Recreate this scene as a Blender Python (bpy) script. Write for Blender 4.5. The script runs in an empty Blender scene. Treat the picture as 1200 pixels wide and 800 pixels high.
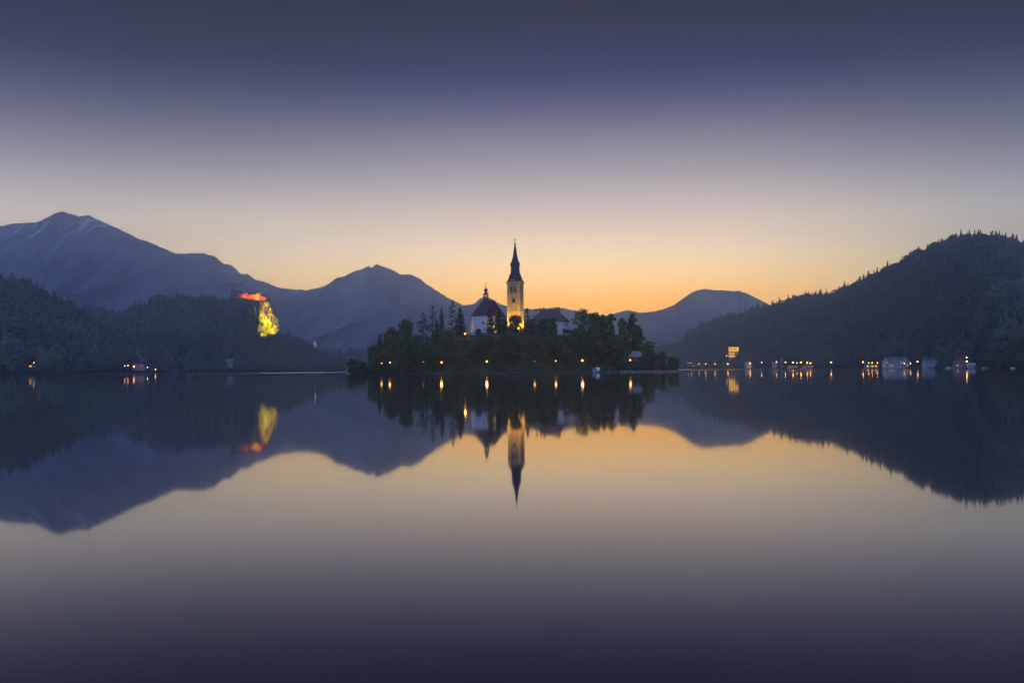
import bpy, math, random
import numpy as np
from mathutils import Matrix, Vector

S = bpy.context.scene
COL = S.collection
RNG = np.random.default_rng(7)
R = math.radians

# ------------------------------------------------------------------ camera
CAM_H = 2.0
F = 1150.0
PITCH = math.atan(32.3 / F)
ROLL = 0.0063
_r0 = Vector((1, 0, 0)); _u0 = Vector((0, -math.sin(PITCH), math.cos(PITCH)))
FWD = Vector((0, math.cos(PITCH), math.sin(PITCH)))
RT = _r0 * math.cos(ROLL) - _u0 * math.sin(ROLL)
UP = _u0 * math.cos(ROLL) + _r0 * math.sin(ROLL)
CAM = Vector((0, 0, CAM_H))
cd = bpy.data.cameras.new("camera"); cam = bpy.data.objects.new("camera", cd); COL.objects.link(cam)
cd.sensor_width = 36; cd.lens = F / 1200 * 36; cd.clip_start = 0.1; cd.clip_end = 40000
cam.matrix_world = Matrix(((RT.x, UP.x, -FWD.x, 0), (RT.y, UP.y, -FWD.y, 0), (RT.z, UP.z, -FWD.z, CAM_H), (0, 0, 0, 1)))
S.camera = cam

def P(px, py, Y):
    """the point at distance Y that stands at this place of the photograph"""
    d = FWD + RT * ((px - 600) / F) + UP * ((400 - py) / F)
    return CAM + d * (Y / d.y)
def GX(px, Y):
    """x of the column px at distance Y, at water level"""
    d = FWD + RT * ((px - 600) / F) + UP * ((400 - (432.3 - 0.0063 * (px - 600))) / F)
    return d.x / d.y * Y
def interp(pts, x):
    a = np.array(pts, float)
    return np.interp(x, a[:, 0], a[:, 1])

# ------------------------------------------------------------------ materials
def lin(r, g, b):
    f = lambda c: ((c / 255 + 0.055) / 1.055) ** 2.4 if c > 10 else c / 255 / 12.92
    return (f(r), f(g), f(b))
def new_mat(name):
    m = bpy.data.materials.new(name); m.use_nodes = True
    nt = m.node_tree; nt.nodes.clear()
    out = nt.nodes.new("ShaderNodeOutputMaterial")
    return m, nt, out
def mat(name, c, rough=0.85, var=0.35, scale=0.6, metal=0.0):
    m, nt, out = new_mat(name)
    b = nt.nodes.new("ShaderNodeBsdfPrincipled")
    tc = nt.nodes.new("ShaderNodeTexCoord")
    n = nt.nodes.new("ShaderNodeTexNoise"); n.inputs["Scale"].default_value = scale; n.inputs["Detail"].default_value = 6
    n.inputs["Roughness"].default_value = 0.65
    nt.links.new(tc.outputs["Object"], n.inputs["Vector"])
    r = nt.nodes.new("ShaderNodeValToRGB")
    r.color_ramp.elements[0].position = 0.3; r.color_ramp.elements[1].position = 0.7
    r.color_ramp.elements[0].color = (*[max(0, x * (1 - var)) for x in c], 1)
    r.color_ramp.elements[1].color = (*[min(1, x * (1 + var)) for x in c], 1)
    nt.links.new(n.outputs["Fac"], r.inputs["Fac"])
    nt.links.new(r.outputs["Color"], b.inputs["Base Color"])
    b.inputs["Roughness"].default_value = rough; b.inputs["Metallic"].default_value = metal
    b.inputs["Specular IOR Level"].default_value = 0.25
    nt.links.new(b.outputs[0], out.inputs["Surface"])
    return m
def emit(name, c, s):
    m, nt, out = new_mat(name)
    e = nt.nodes.new("ShaderNodeEmission"); e.inputs["Color"].default_value = (*c, 1); e.inputs["Strength"].default_value = s
    nt.links.new(e.outputs[0], out.inputs["Surface"])
    return m
def leaf_mat(name, dark, pale):
    """foliage: each leaf's own tint (a mesh attribute) between two greens of the species"""
    m, nt, out = new_mat(name)
    a = nt.nodes.new("ShaderNodeAttribute"); a.attribute_name = "tint"
    mx = nt.nodes.new("ShaderNodeMix"); mx.data_type = 'RGBA'
    mx.inputs["A"].default_value = (*dark, 1); mx.inputs["B"].default_value = (*pale, 1)
    nt.links.new(a.outputs["Fac"], mx.inputs["Factor"])
    d = nt.nodes.new("ShaderNodeBsdfDiffuse"); t = nt.nodes.new("ShaderNodeBsdfTranslucent")
    nt.links.new(mx.outputs["Result"], d.inputs["Color"]); nt.links.new(mx.outputs["Result"], t.inputs["Color"])
    ms = nt.nodes.new("ShaderNodeMixShader"); ms.inputs[0].default_value = 0.25
    nt.links.new(d.outputs[0], ms.inputs[1]); nt.links.new(t.outputs[0], ms.inputs[2])
    nt.links.new(ms.outputs[0], out.inputs["Surface"])
    return m

M = dict(
    plaster=mat("white_plaster", (0.42, 0.42, 0.41), 0.9, 0.15, 0.5),
    cream=mat("cream_plaster", (0.32, 0.29, 0.25), 0.9, 0.15, 0.4),
    pink=mat("pink_plaster", (0.30, 0.20, 0.19), 0.9, 0.15, 0.4),
    ochre=mat("ochre_plaster", (0.50, 0.36, 0.16), 0.9, 0.15, 0.4),
    stone=mat("tower_stone", (0.22, 0.145, 0.055), 0.9, 0.55, 0.9),
    trim=mat("pale_stone_trim", (0.27, 0.21, 0.115), 0.9, 0.15, 0.8),
    rubble=mat("terrace_stone", (0.13, 0.11, 0.095), 0.95, 0.5, 0.9),
    castle=mat("castle_stone", (0.18, 0.11, 0.055), 0.95, 0.4, 0.15), keep=mat("keep_stone", (0.12, 0.10, 0.09), 0.95, 0.4, 0.2),
    redroof=mat("dark_red_tiles", (0.066, 0.030, 0.032), 0.85, 0.3, 2.0),
    brownroof=mat("brown_tiles", (0.075, 0.055, 0.048), 0.85, 0.3, 2.0),
    greyroof=mat("grey_tiles", (0.13, 0.14, 0.16), 0.8, 0.3, 1.5),
    paleroof=mat("pale_tiles", (0.30, 0.27, 0.26), 0.8, 0.3, 1.5),
    claytile=mat("clay_tiles", (0.13, 0.065, 0.055), 0.85, 0.3, 1.5),
    shingle=mat("spire_shingle", (0.035, 0.028, 0.027), 0.8, 0.3, 2.5),
    copper=mat("turret_copper", (0.06, 0.05, 0.045), 0.6, 0.3, 3.0),
    gilt=mat("gilded_metal", (0.45, 0.30, 0.08), 0.4, 0.1, 3.0, 0.8),
    iron=mat("dark_iron", (0.025, 0.025, 0.027), 0.6, 0.2, 3.0),
    glass=mat("dark_opening", (0.012, 0.012, 0.014), 0.35, 0.2, 2.0),
    wood=mat("weathered_wood", (0.20, 0.18, 0.16), 0.9, 0.3, 3.0),
    bark=mat("bark", (0.055, 0.043, 0.033), 0.95, 0.4, 2.0),
    canvas=mat("white_canvas", (0.70, 0.70, 0.70), 0.85, 0.08, 1.0),
    hull=mat("painted_hull", (0.35, 0.36, 0.38), 0.6, 0.15, 1.0),
    brick=mat("brick_chimney", (0.16, 0.07, 0.05), 0.9, 0.3, 4.0),
    redpaint=mat("red_paint", (0.45, 0.03, 0.03), 0.5, 0.1, 1.0),
    soil=mat("forest_floor", (0.030, 0.033, 0.022), 0.95, 0.5, 0.2),
    meadow=mat("shore_grass", (0.06, 0.075, 0.035), 0.95, 0.4, 0.05),
    bank=mat("shore_gravel", (0.16, 0.15, 0.14), 0.95, 0.4, 0.5),
    spruce=leaf_mat("spruce_needles", (0.045, 0.045, 0.020), (0.100, 0.105, 0.035)),
    broad=leaf_mat("broad_leaves", (0.058, 0.072, 0.018), (0.150, 0.185, 0.042)),
    spring=leaf_mat("spring_leaves", (0.080, 0.100, 0.022), (0.180, 0.205, 0.045)),
    beech=leaf_mat("beech_leaves", (0.11, 0.090, 0.045), (0.22, 0.175, 0.085)),
    under=leaf_mat("understorey_leaves", (0.060, 0.056, 0.020), (0.150, 0.150, 0.042)),
    mixed=leaf_mat("mixed_forest_leaves", (0.050, 0.066, 0.058), (0.160, 0.195, 0.125)),
    lamp=emit("sodium_lamp", (1.0, 0.33, 0.035), 13.0),
    lampdim=emit("sodium_lamp_dim", (1.0, 0.38, 0.05), 4.0),
    lampwhite=emit("warm_white_lamp", (1.0, 0.72, 0.42), 3.0),
    farlamp=emit("far_sodium_lamp", (1.0, 0.37, 0.05), 26.0),
    farlampdim=emit("far_small_lamp", (1.0, 0.58, 0.22), 15.0),
    litwin=emit("lit_window", (1.0, 0.47, 0.03), 2.2),
    litsoft=emit("soft_lit_window", (1.0, 0.55, 0.22), 0.55),
    halo=None, farhalo=None,
    flood=emit("floodlight_glass", (1.0, 0.75, 0.2), 4.0),
)

def halo_mat(name, c, s, thin):
    """added halo shell: glows by itself to imitate lens glow, lets the lamp through"""
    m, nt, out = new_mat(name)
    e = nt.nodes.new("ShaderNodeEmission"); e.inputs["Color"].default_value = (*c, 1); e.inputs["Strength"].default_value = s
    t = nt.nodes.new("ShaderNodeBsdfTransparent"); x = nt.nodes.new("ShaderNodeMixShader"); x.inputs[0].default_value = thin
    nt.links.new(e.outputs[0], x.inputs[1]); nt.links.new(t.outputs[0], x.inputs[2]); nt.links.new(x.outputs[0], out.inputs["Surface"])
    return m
M["halo"] = halo_mat("lamp_halo_glow", (1.0, 0.27, 0.02), 0.55, 0.62)  # see-through glow added round the lamps, not a real glass
M["farhalo"] = halo_mat("far_lamp_halo_glow", (1.0, 0.30, 0.03), 0.7, 0.68)
# ------------------------------------------------------------------ objects
def tag(o, label=None, cat=None, group=None, kind=None):
    if label: o["label"] = label
    if cat: o["category"] = cat
    if group: o["group"] = group
    if kind: o["kind"] = kind
    return o
def thing(name, label, cat, loc=(0, 0, 0), rz=0.0, group=None):
    o = bpy.data.objects.new(name, None); COL.objects.link(o)
    o.location = loc; o.rotation_euler = (0, 0, rz); o.empty_display_size = 0.5
    return tag(o, label, cat, group)
def copy_tree(o, parent=None):
    c = o.copy(); COL.objects.link(c)
    if parent is not None: c.parent = parent
    for ch in o.children: copy_tree(ch, c)
    return c
def link_mesh(name, me, m=None, parent=None, loc=None):
    o = bpy.data.objects.new(name, me); COL.objects.link(o)
    if m is not None and not me.materials: me.materials.append(m)
    if parent is not None: o.parent = parent
    if loc is not None: o.location = loc
    return o
def np_mesh(name, v, f, tint=None, smooth=False):
    """v (n,3); f (m,3|4)"""
    v = np.ascontiguousarray(v, np.float32); f = np.ascontiguousarray(f, np.int32)
    me = bpy.data.meshes.new(name); k = f.shape[1]
    me.vertices.add(len(v)); me.vertices.foreach_set("co", v.ravel())
    me.loops.add(f.size); me.loops.foreach_set("vertex_index", f.ravel())
    me.polygons.add(len(f)); me.polygons.foreach_set("loop_start", np.arange(0, f.size, k, dtype=np.int32))
    if tint is not None:
        a = me.attributes.new("tint", 'FLOAT', 'POINT'); a.data.foreach_set("value", np.ascontiguousarray(tint, np.float32))
    me.update(calc_edges=True)
    me.polygons.foreach_set("use_smooth", np.full(len(f), smooth)); me.update()
    return me

class MB:
    def __init__(self): self.v, self.f = [], []
    def add(self, v, f):
        b = len(self.v); self.v += [tuple(x) for x in v]; self.f += [tuple(b + i for i in q) for q in f]; return self
    def box(self, x0, x1, y0, y1, z0, z1):
        v = [(x, y, z) for z in (z0, z1) for y in (y0, y1) for x in (x0, x1)]
        return self.add(v, [(0, 2, 3, 1), (4, 5, 7, 6), (0, 1, 5, 4), (2, 6, 7, 3), (0, 4, 6, 2), (1, 3, 7, 5)])
    def bar(self, a, b, w, h=None):
        a, b = Vector(a), Vector(b); d = (b - a).normalized()
        s = d.cross(Vector((0, 0, 1)))
        if s.length < 1e-3: s = Vector((1, 0, 0))
        s.normalize(); t = d.cross(s); h = h or w
        v = [p + s * i * w / 2 + t * j * h / 2 for p in (a, b) for i, j in ((-1, -1), (1, -1), (1, 1), (-1, 1))]
        return self.add(v, [(0, 3, 2, 1), (4, 5, 6, 7)] + [(i, (i + 1) % 4, 4 + (i + 1) % 4, 4 + i) for i in range(4)])
    def tube(self, pts, rad, n=8):
        rings = []
        for i, p in enumerate(pts):
            p = Vector(p); d = (Vector(pts[min(i + 1, len(pts) - 1)]) - Vector(pts[max(i - 1, 0)])).normalized()
            s = d.cross(Vector((0, 1, 0.13))).normalized(); t = d.cross(s); r = rad[i]
            rings.append([p + (s * math.cos(2 * math.pi * k / n) + t * math.sin(2 * math.pi * k / n)) * r for k in range(n)])
        f = [(i * n + k, i * n + (k + 1) % n, (i + 1) * n + (k + 1) % n, (i + 1) * n + k) for i in range(len(pts) - 1) for k in range(n)]
        f += [tuple(range(n))[::-1], tuple((len(pts) - 1) * n + k for k in range(n))]
        return self.add([v for r_ in rings for v in r_], f)
    def lathe(self, prof, n=8, c=(0, 0), ph=0.0):
        """prof: (radius, z) from the bottom up"""
        v = [(c[0] + r * math.cos(2 * math.pi * k / n + ph), c[1] + r * math.sin(2 * math.pi * k / n + ph), z) for r, z in prof for k in range(n)]
        f = [(i * n + k, i * n + (k + 1) % n, (i + 1) * n + (k + 1) % n, (i + 1) * n + k) for i in range(len(prof) - 1) for k in range(n)]
        f += [tuple(range(n))[::-1], tuple((len(prof) - 1) * n + k for k in range(n))]
        return self.add(v, f)
    def build(self, name, m, parent=None, smooth=False):
        me = bpy.data.meshes.new(name); me.from_pydata(self.v, [], self.f)
        if smooth: me.polygons.foreach_set("use_smooth", np.ones(len(me.polygons), bool))
        me.update(); return link_mesh(name, me, m, parent)

def vnoise(x, y, seed=0):
    """smooth value noise, numpy"""
    r = np.random.default_rng(seed).random((64, 64))
    xi, yi = np.floor(x).astype(int), np.floor(y).astype(int); fx, fy = x - xi, y - yi
    fx, fy = fx * fx * (3 - 2 * fx), fy * fy * (3 - 2 * fy)
    g = lambda a, b: r[a % 64, b % 64]
    return (g(xi, yi) * (1 - fx) + g(xi + 1, yi) * fx) * (1 - fy) + (g(xi, yi + 1) * (1 - fx) + g(xi + 1, yi + 1) * fx) * fy
def fbm(x, y, o=4, seed=0, ridged=False):
    t, a, s = 0, 0.5, 0
    for i in range(o):
        n = vnoise(x * 2 ** i + 13 * i, y * 2 ** i + 7 * i, seed + i)
        if ridged: n = 1 - np.abs(2 * n - 1)
        t = t + a * n; s += a; a *= 0.5
    return t / s

# ------------------------------------------------------------------ sky
HAZE_K = 0.00029
HAZE_A = np.array((0.170, 0.170, 0.215))         # what a long way of this air adds (measured in test renders)
HZ_Y, HZ_TOP = 5450.0, 775.0
w = bpy.data.worlds.new("World"); S.world = w; w.use_nodes = True
nt = w.node_tree; nt.nodes.clear()
wo = nt.nodes.new("ShaderNodeOutputWorld"); bg = nt.nodes.new("ShaderNodeBackground"); nt.links.new(bg.outputs[0], wo.inputs[0])
tc = nt.nodes.new("ShaderNodeTexCoord"); sep = nt.nodes.new("ShaderNodeSeparateXYZ")
nt.links.new(tc.outputs["Generated"], sep.inputs[0])
def mth(op, a, b=None, c=None, clamp=False):
    n = nt.nodes.new("ShaderNodeMath"); n.operation = op; n.use_clamp = clamp
    for i, x in enumerate((a, b, c)):
        if x is None: continue
        if isinstance(x, (int, float)): n.inputs[i].default_value = x
        else: nt.links.new(x, n.inputs[i])
    return n.outputs[0]
elev = mth('ARCSINE', sep.outputs["Z"])
fac = mth('DIVIDE', elev, math.pi / 2, clamp=True)
GLOW_AZ = math.atan((690 - 600) / F)
saz = mth('SUBTRACT', mth('ARCTAN2', sep.outputs["X"], sep.outputs["Y"]), GLOW_AZ)
azim = mth('ABSOLUTE', saz)
SKY_GAIN = 7.0
def ramp(stops):
    n = nt.nodes.new("ShaderNodeValToRGB"); cr = n.color_ramp
    while len(cr.elements) < len(stops): cr.elements.new(0.5)
    for e, (p, c) in zip(cr.elements, stops):
        e.position = p; e.color = (*[max(0.0, x) / SKY_GAIN for x in c], 1)
    nt.links.new(fac, n.inputs["Fac"]); return n.outputs["Color"]
def behind_haze(y, c, ff=F, air=1.0):
    """sky radiance that, seen through the air, gives the photographed colour at row y"""
    e = math.atan((432.3 - y) / ff); L = min(HZ_Y / math.cos(e), HZ_TOP / max(math.sin(e), 1e-4))
    t = math.exp(-HAZE_K * L)
    return (e / (math.pi / 2), tuple((np.array(lin(*c)) - HAZE_A * air * (1 - t)) / t))
front = [(432, (238, 168, 92)), (395, (240, 172, 95)), (372, (244, 178, 102)), (358, (247, 184, 112)), (345, (248, 192, 130)), (330, (246, 202, 149)), (312, (239, 206, 165)),
         (295, (229, 203, 180)), (275, (215, 195, 180)), (250, (197, 181, 176)), (225, (177, 169, 170)), (200, (158, 153, 161)), (170, (138, 135, 148)),
         (140, (115, 114, 135)), (115, (97, 98, 124)), (85, (81, 83, 112)), (55, (68, 71, 101)), (25, (52, 55, 87)), (0, (45, 49, 80))]
side = [(432, (180, 145, 115)), (395, (190, 155, 122)), (345, (208, 180, 150)), (300, (208, 186, 165)), (270, (198, 183, 173)), (245, (186, 176, 172)), (225, (176, 167, 170)),
        (200, (159, 152, 161)), (170, (135, 131, 148)), (140, (115, 113, 136)), (115, (98, 98, 125)), (85, (81, 83, 113)), (55, (69, 72, 102)), (25, (56, 59, 92)), (0, (50, 53, 86))]
ZEN = (0.13, 0.17, 0.36); BACK = (0.70, 0.98, 2.00)
hi = [(0.27, tuple(0.05 * x for x in ZEN)), (0.38, tuple(0.2 * x for x in ZEN)), (0.6, tuple(0.9 * x for x in ZEN)), (1.0, ZEN)]
rf = ramp([behind_haze(y, c) for y, c in front] + hi)
rs = ramp([behind_haze(y, c, 1285.0, np.array((0.55, 0.62, 0.95))) for y, c in side] + hi)
rb = ramp([(0.0, tuple(x * 0.9 for x in BACK)), (0.12, BACK), (0.5, tuple(0.5 * (a + b) for a, b in zip(BACK, ZEN))), (1.0, ZEN)])
def smooth(x, a, b):
    n = nt.nodes.new("ShaderNodeMapRange"); n.interpolation_type = 'SMOOTHSTEP'
    n.inputs["From Min"].default_value = a; n.inputs["From Max"].default_value = b
    nt.links.new(x, n.inputs["Value"]); return n.outputs["Result"]
def mixc(f, a, b):
    n = nt.nodes.new("ShaderNodeMix"); n.data_type = 'RGBA'
    nt.links.new(f, n.inputs["Factor"]); nt.links.new(a, n.inputs["A"]); nt.links.new(b, n.inputs["B"]); return n.outputs["Result"]
sky = mixc(smooth(azim, R(3), R(26)), rf, rs)
dm = nt.nodes.new("ShaderNodeMix"); dm.data_type = 'RGBA'; dm.blend_type = 'MULTIPLY'     # the sky away from the glow, towards the south, is dimmer
nt.links.new(smooth(saz, R(6), R(27)), dm.inputs["Factor"]); nt.links.new(sky, dm.inputs["A"]); dm.inputs["B"].default_value = (0.58, 0.66, 0.80, 1)
sky = mixc(smooth(azim, R(45), R(110)), dm.outputs["Result"], rb)
nt.links.new(sky, bg.inputs["Color"]); bg.inputs["Strength"].default_value = SKY_GAIN
w.cycles.sampling_method = 'MANUAL'; w.cycles.sample_map_resolution = 1024

# air between the camera and the mountains
m, nt, out = new_mat("air")
vol = nt.nodes.new("ShaderNodeVolumePrincipled")
vol.inputs["Color"].default_value = (0.45, 0.62, 1.0, 1); vol.inputs["Density"].default_value = HAZE_K
vol.inputs["Anisotropy"].default_value = 0.86
nt.links.new(vol.outputs[0], out.inputs["Volume"])
hz = MB().box(-4600, 4600, -150, HZ_Y, -8.0, HZ_TOP).build("haze", m)
tag(hz, kind="stuff")

# ------------------------------------------------------------------ water
m, nt, out = new_mat("lake_water")
b = nt.nodes.new("ShaderNodeBsdfPrincipled"); nt.links.new(b.outputs[0], out.inputs["Surface"])
b.inputs["Base Color"].default_value = (0.023, 0.016, 0.019, 1); b.inputs["IOR"].default_value = 1.42
geo = nt.nodes.new("ShaderNodeNewGeometry"); sp = nt.nodes.new("ShaderNodeSeparateXYZ"); nt.links.new(geo.outputs["Position"], sp.inputs[0])
def streak(cx, cy, rx, ry, slope=0.0):
    """a long patch of wind-ruffled water: 1 in its middle, 0 outside"""
    dx = mth('SUBTRACT', mth('SUBTRACT', sp.outputs["X"], cx), mth('MULTIPLY', mth('SUBTRACT', sp.outputs["Y"], cy), slope))
    a = mth('POWER', mth('DIVIDE', dx, rx), 2.0)
    q = mth('POWER', mth('DIVIDE', mth('SUBTRACT', sp.outputs["Y"], cy), ry), 2.0)
    return mth('SUBTRACT', 1.0, mth('ADD', a, q), clamp=True)
st = [(streak(-205, 1150, 62, 480, -0.08), 1.0), (streak(-225, 705, 120, 60), 0.7), (streak(370, 1350, 235, 580, 0.24), 1.0), (streak(470, 1060, 200, 120), 0.6),
      (streak(128, 365, 55, 7), 0.5), (streak(330, 640, 60, 14), 0.4)]
tot = None
for s_, g_ in st:
    v_ = mth('MULTIPLY', s_, g_)
    tot = v_ if tot is None else mth('MAXIMUM', tot, v_)
ns = nt.nodes.new("ShaderNodeTexNoise"); ns.inputs["Scale"].default_value = 0.012; ns.inputs["Detail"].default_value = 4
nt.links.new(geo.outputs["Position"], ns.inputs["Vector"])
ruff = mth('MULTIPLY', mth('MULTIPLY', tot, 3.0, clamp=True), mth('MULTIPLY', ns.outputs["Fac"], 2.6, clamp=True), clamp=True)
rough = mth('ADD', mth('MULTIPLY', ns.outputs["Fac"], 0.012), 0.028)
nt.links.new(mth('ADD', rough, mth('MULTIPLY', ruff, 0.17)), b.inputs["Roughness"])
v = np.array([(-4500, -140, 0), (4500, -140, 0), (4500, 2600, 0), (-4500, 2600, 0)])
lake = link_mesh("lake_water", np_mesh("lake_water", v, np.array([[0, 1, 2, 3]])), m); tag(lake, kind="structure")

# ------------------------------------------------------------------ terrain
def slope_sheet(name, m, px0, px1, step, top, Ds, Dr, rows=26, tree_px=None, amp=0.0, back=0.5, power=1.0, prof=None, flat=0.0, ridged=False, seed=3, jag=0.0, tail=-6.0):
    """a hillside from its shore (Ds) to its ridge (Dr) whose crest passes through the given silhouette; returns object and a sampler"""
    cols = np.arange(px0, px1 + step, step, dtype=float)
    n = len(cols); V = np.zeros((n, rows, 3))
    ds, dr = interp(Ds, cols), interp(Dr, cols); py = interp(top, cols)
    if tree_px is not None: py = py + interp(tree_px, cols)
    if jag: py = py + (fbm(cols * 0.35, cols * 0 + 3.1, 3, seed + 9) - 0.5) * 2 * jag
    ts = np.concatenate([[0, 0.012, 0.05], np.linspace(0, 1, rows - 7)[1:], 1 + back * np.array((0.12, 0.3, 0.55, 0.8, 1.0))])
    for i, c in enumerate(cols):
        rp = P(c, py[i], dr[i]); gx = GX(c, ds[i])
        for j, t in enumerate(ts):
            x = gx + (rp.x - gx) * t; y = ds[i] + (dr[i] - ds[i]) * t
            if t <= 1: z = rp.z * (prof(c, t) if prof else math.sin(math.pi / 2 * t) ** power)
            else: z = rp.z * (1 - ((t - 1) / back) ** 1.4)
            V[i, j] = (x, y, z)
    if amp:
        fade = np.clip(np.minimum(ts, 1) * 4, 0, 1) * np.clip((1 - np.minimum(ts, 1)) * 1.6, 0, 1)
        V[:, :, 2] += amp * fade[None] * (fbm(V[:, :, 0] / 260 + 50, V[:, :, 1] / 420 + 50, 6, seed, ridged) - 0.5) * np.maximum(V[:, :, 2], 1) ** 0.5
    V[:, 1:-1, 2] = np.maximum(V[:, 1:-1, 2], flat)
    V[:, 0, 2] = -1.0
    V[:, -1, 2] = np.minimum(V[:, -1, 2], tail)
    i, j = np.meshgrid(np.arange(n - 1), np.arange(rows - 1), indexing='ij')
    f = np.stack([i * rows + j, (i + 1) * rows + j, (i + 1) * rows + j + 1, i * rows + j + 1], -1).reshape(-1, 4)
    o = link_mesh(name, np_mesh(name, V.reshape(-1, 3), f, smooth=True), m); tag(o, kind="structure")
    def sample(px, t):
        a = np.clip((np.asarray(px, float) - cols[0]) / step, 0, n - 1.001); q = np.interp(t, ts, np.arange(rows)); q = np.clip(q, 0, rows - 1.001)
        ai, qi = a.astype(int), q.astype(int); fa, fq = (a - ai)[..., None], (q - qi)[..., None]
        return (V[ai, qi] * (1 - fa) + V[ai + 1, qi] * fa) * (1 - fq) + (V[ai, qi + 1] * (1 - fa) + V[ai + 1, qi + 1] * fa) * fq
    return o, sample

# mountains, bare of single trees at this distance: forest below, scree and old snow high up
def mountain_mat(name, snow):
    m, nt_, out = new_mat(name)
    b = nt_.nodes.new("ShaderNodeBsdfPrincipled"); b.inputs["Roughness"].default_value = 0.95; b.inputs["Specular IOR Level"].default_value = 0.1
    g = nt_.nodes.new("ShaderNodeNewGeometry")
    n1 = nt_.nodes.new("ShaderNodeTexNoise"); n1.inputs["Scale"].default_value = 1.0; n1.inputs["Detail"].default_value = 8; n1.inputs["Roughness"].default_value = 0.7
    mp1 = nt_.nodes.new("ShaderNodeMapping"); mp1.inputs["Scale"].default_value = (0.0105, 0.0021, 0.0031); mp1.inputs["Rotation"].default_value = (0, R(14), 0)
    nt_.links.new(g.outputs["Position"], mp1.inputs["Vector"]); nt_.links.new(mp1.outputs[0], n1.inputs["Vector"])   # gullies and ribs run down the slope
    r1 = nt_.nodes.new("ShaderNodeValToRGB"); e = r1.color_ramp.elements
    e[0].position, e[0].color = 0.35, (0.014, 0.020, 0.018, 1); e[1].position, e[1].color = 0.62, (0.19, 0.19, 0.20, 1)
    nt_.links.new(n1.outputs["Fac"], r1.inputs["Fac"]); col = r1.outputs["Color"]
    if snow:
        mp = nt_.nodes.new("ShaderNodeMapping"); mp.inputs["Scale"].default_value = (0.045, 0.0021, 0.0032); mp.inputs["Rotation"].default_value = (0, R(24), 0)
        nt_.links.new(g.outputs["Position"], mp.inputs["Vector"])
        n2 = nt_.nodes.new("ShaderNodeTexNoise"); n2.inputs["Scale"].default_value = 1.0; n2.inputs["Detail"].default_value = 7; n2.inputs["Roughness"].default_value = 0.62
        nt_.links.new(mp.outputs[0], n2.inputs["Vector"])
        r2 = nt_.nodes.new("ShaderNodeMapRange"); r2.inputs["From Min"].default_value = 0.56; r2.inputs["From Max"].default_value = 0.62
        nt_.links.new(n2.outputs["Fac"], r2.inputs["Value"])
        sz = nt_.nodes.new("ShaderNodeSeparateXYZ"); nt_.links.new(g.outputs["Position"], sz.inputs[0])
        r3 = nt_.nodes.new("ShaderNodeMapRange"); r3.interpolation_type = 'SMOOTHSTEP'
        r3.inputs["From Min"].default_value = 470; r3.inputs["From Max"].default_value = 660
        nt_.links.new(sz.outputs["Z"], r3.inputs["Value"])
        mu = nt_.nodes.new("ShaderNodeMath"); mu.operation = 'MULTIPLY'
        nt_.links.new(r2.outputs["Result"], mu.inputs[0]); nt_.links.new(r3.outputs["Result"], mu.inputs[1])
        mx = nt_.nodes.new("ShaderNodeMix"); mx.data_type = 'RGBA'; mx.inputs["B"].default_value = (0.55, 0.55, 0.57, 1)
        nt_.links.new(mu.outputs[0], mx.inputs["Factor"]); nt_.links.new(col, mx.inputs["A"]); col = mx.outputs["Result"]
    nt_.links.new(col, b.inputs["Base Color"]); nt_.links.new(b.outputs[0], out.inputs["Surface"])
    return m
mm, ms = mountain_mat("mountain_forest", False), mountain_mat("mountain_snow", True)
L_top = [(-220, 318), (-150, 300), (-60, 272), (0, 265), (15, 262), (27, 261), (41, 261), (50, 257.5), (60, 252), (67, 249), (74, 248), (82, 250), (88, 252), (93.5, 254), (97, 252.5),
         (104, 252.6), (112, 256.5), (120, 259.5), (130, 264), (150, 273.5), (165, 281), (175, 283.5), (185, 288), (200, 294.5), (207, 298), (222, 302), (240, 309), (262, 322), (300, 340), (350, 366), (420, 410), (440, 425)]
L2_top = [(150, 330), (190, 304), (204, 297.5), (214, 297), (222, 296.3), (240, 297), (250, 300), (254, 303), (262, 309), (272, 311), (281, 320), (290, 321), (300, 328), (310, 330.5), (325, 336), (331, 337.5),
          (343, 339), (352, 339.5), (362, 340), (375, 344), (400, 355), (440, 378), (480, 405)]
M_top = [(300, 380), (330, 356), (348, 345), (362, 339.5), (375, 337), (385, 333), (393, 326), (405, 323), (415, 318), (425, 315), (432, 311.3), (436, 313.5), (442, 308.8), (449, 312), (460, 316), (468, 321), (476, 321.5), (482, 322),
         (490, 325), (500, 333), (515, 343), (530, 351.5), (541, 356.5), (560, 366), (600, 385), (640, 405)]
N_top = [(470, 400), (510, 372), (530, 362), (541, 357.5), (550, 357), (556, 355.5), (562, 350), (568, 346.5), (575, 349.5), (585, 355.5), (598, 360), (620, 362), (640, 361.5), (650, 360), (660, 361), (672, 363.5), (690, 367), (700, 369),
         (713, 369.5), (722, 366.5), (735, 363.3), (742, 364.5), (750, 366.2), (757, 366), (768, 364.5), (778, 362), (790, 357), (800, 350), (808, 344), (815, 340.5), (827, 338.2), (837, 340), (850, 340), (858, 341), (866, 340.5),
         (876, 344), (886, 349), (900, 356), (920, 366), (960, 385), (1000, 405), (1040, 420)]
F_top = [(290, 425), (330, 408), (380, 392), (430, 372), (455, 361), (475, 357), (500, 355), (530, 357), (560, 366), (590, 376), (640, 386), (700, 390), (760, 395), (830, 408), (860, 422)]
mprof = lambda c, t: 0.75 * t + 0.25 * t * t
K_ = lambda y: [(-400, y), (1500, y)]
slope_sheet("mountain", ms, -220, 440, 1, L_top, K_(3000), K_(4600), 90, amp=18, back=0.3, ridged=True, seed=3, prof=mprof, jag=0.8)
slope_sheet("mountain", mm, 150, 480, 2, L2_top, K_(3600), K_(5000), 90, amp=11, back=0.25, ridged=True, seed=8, prof=mprof, jag=1.3)
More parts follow.
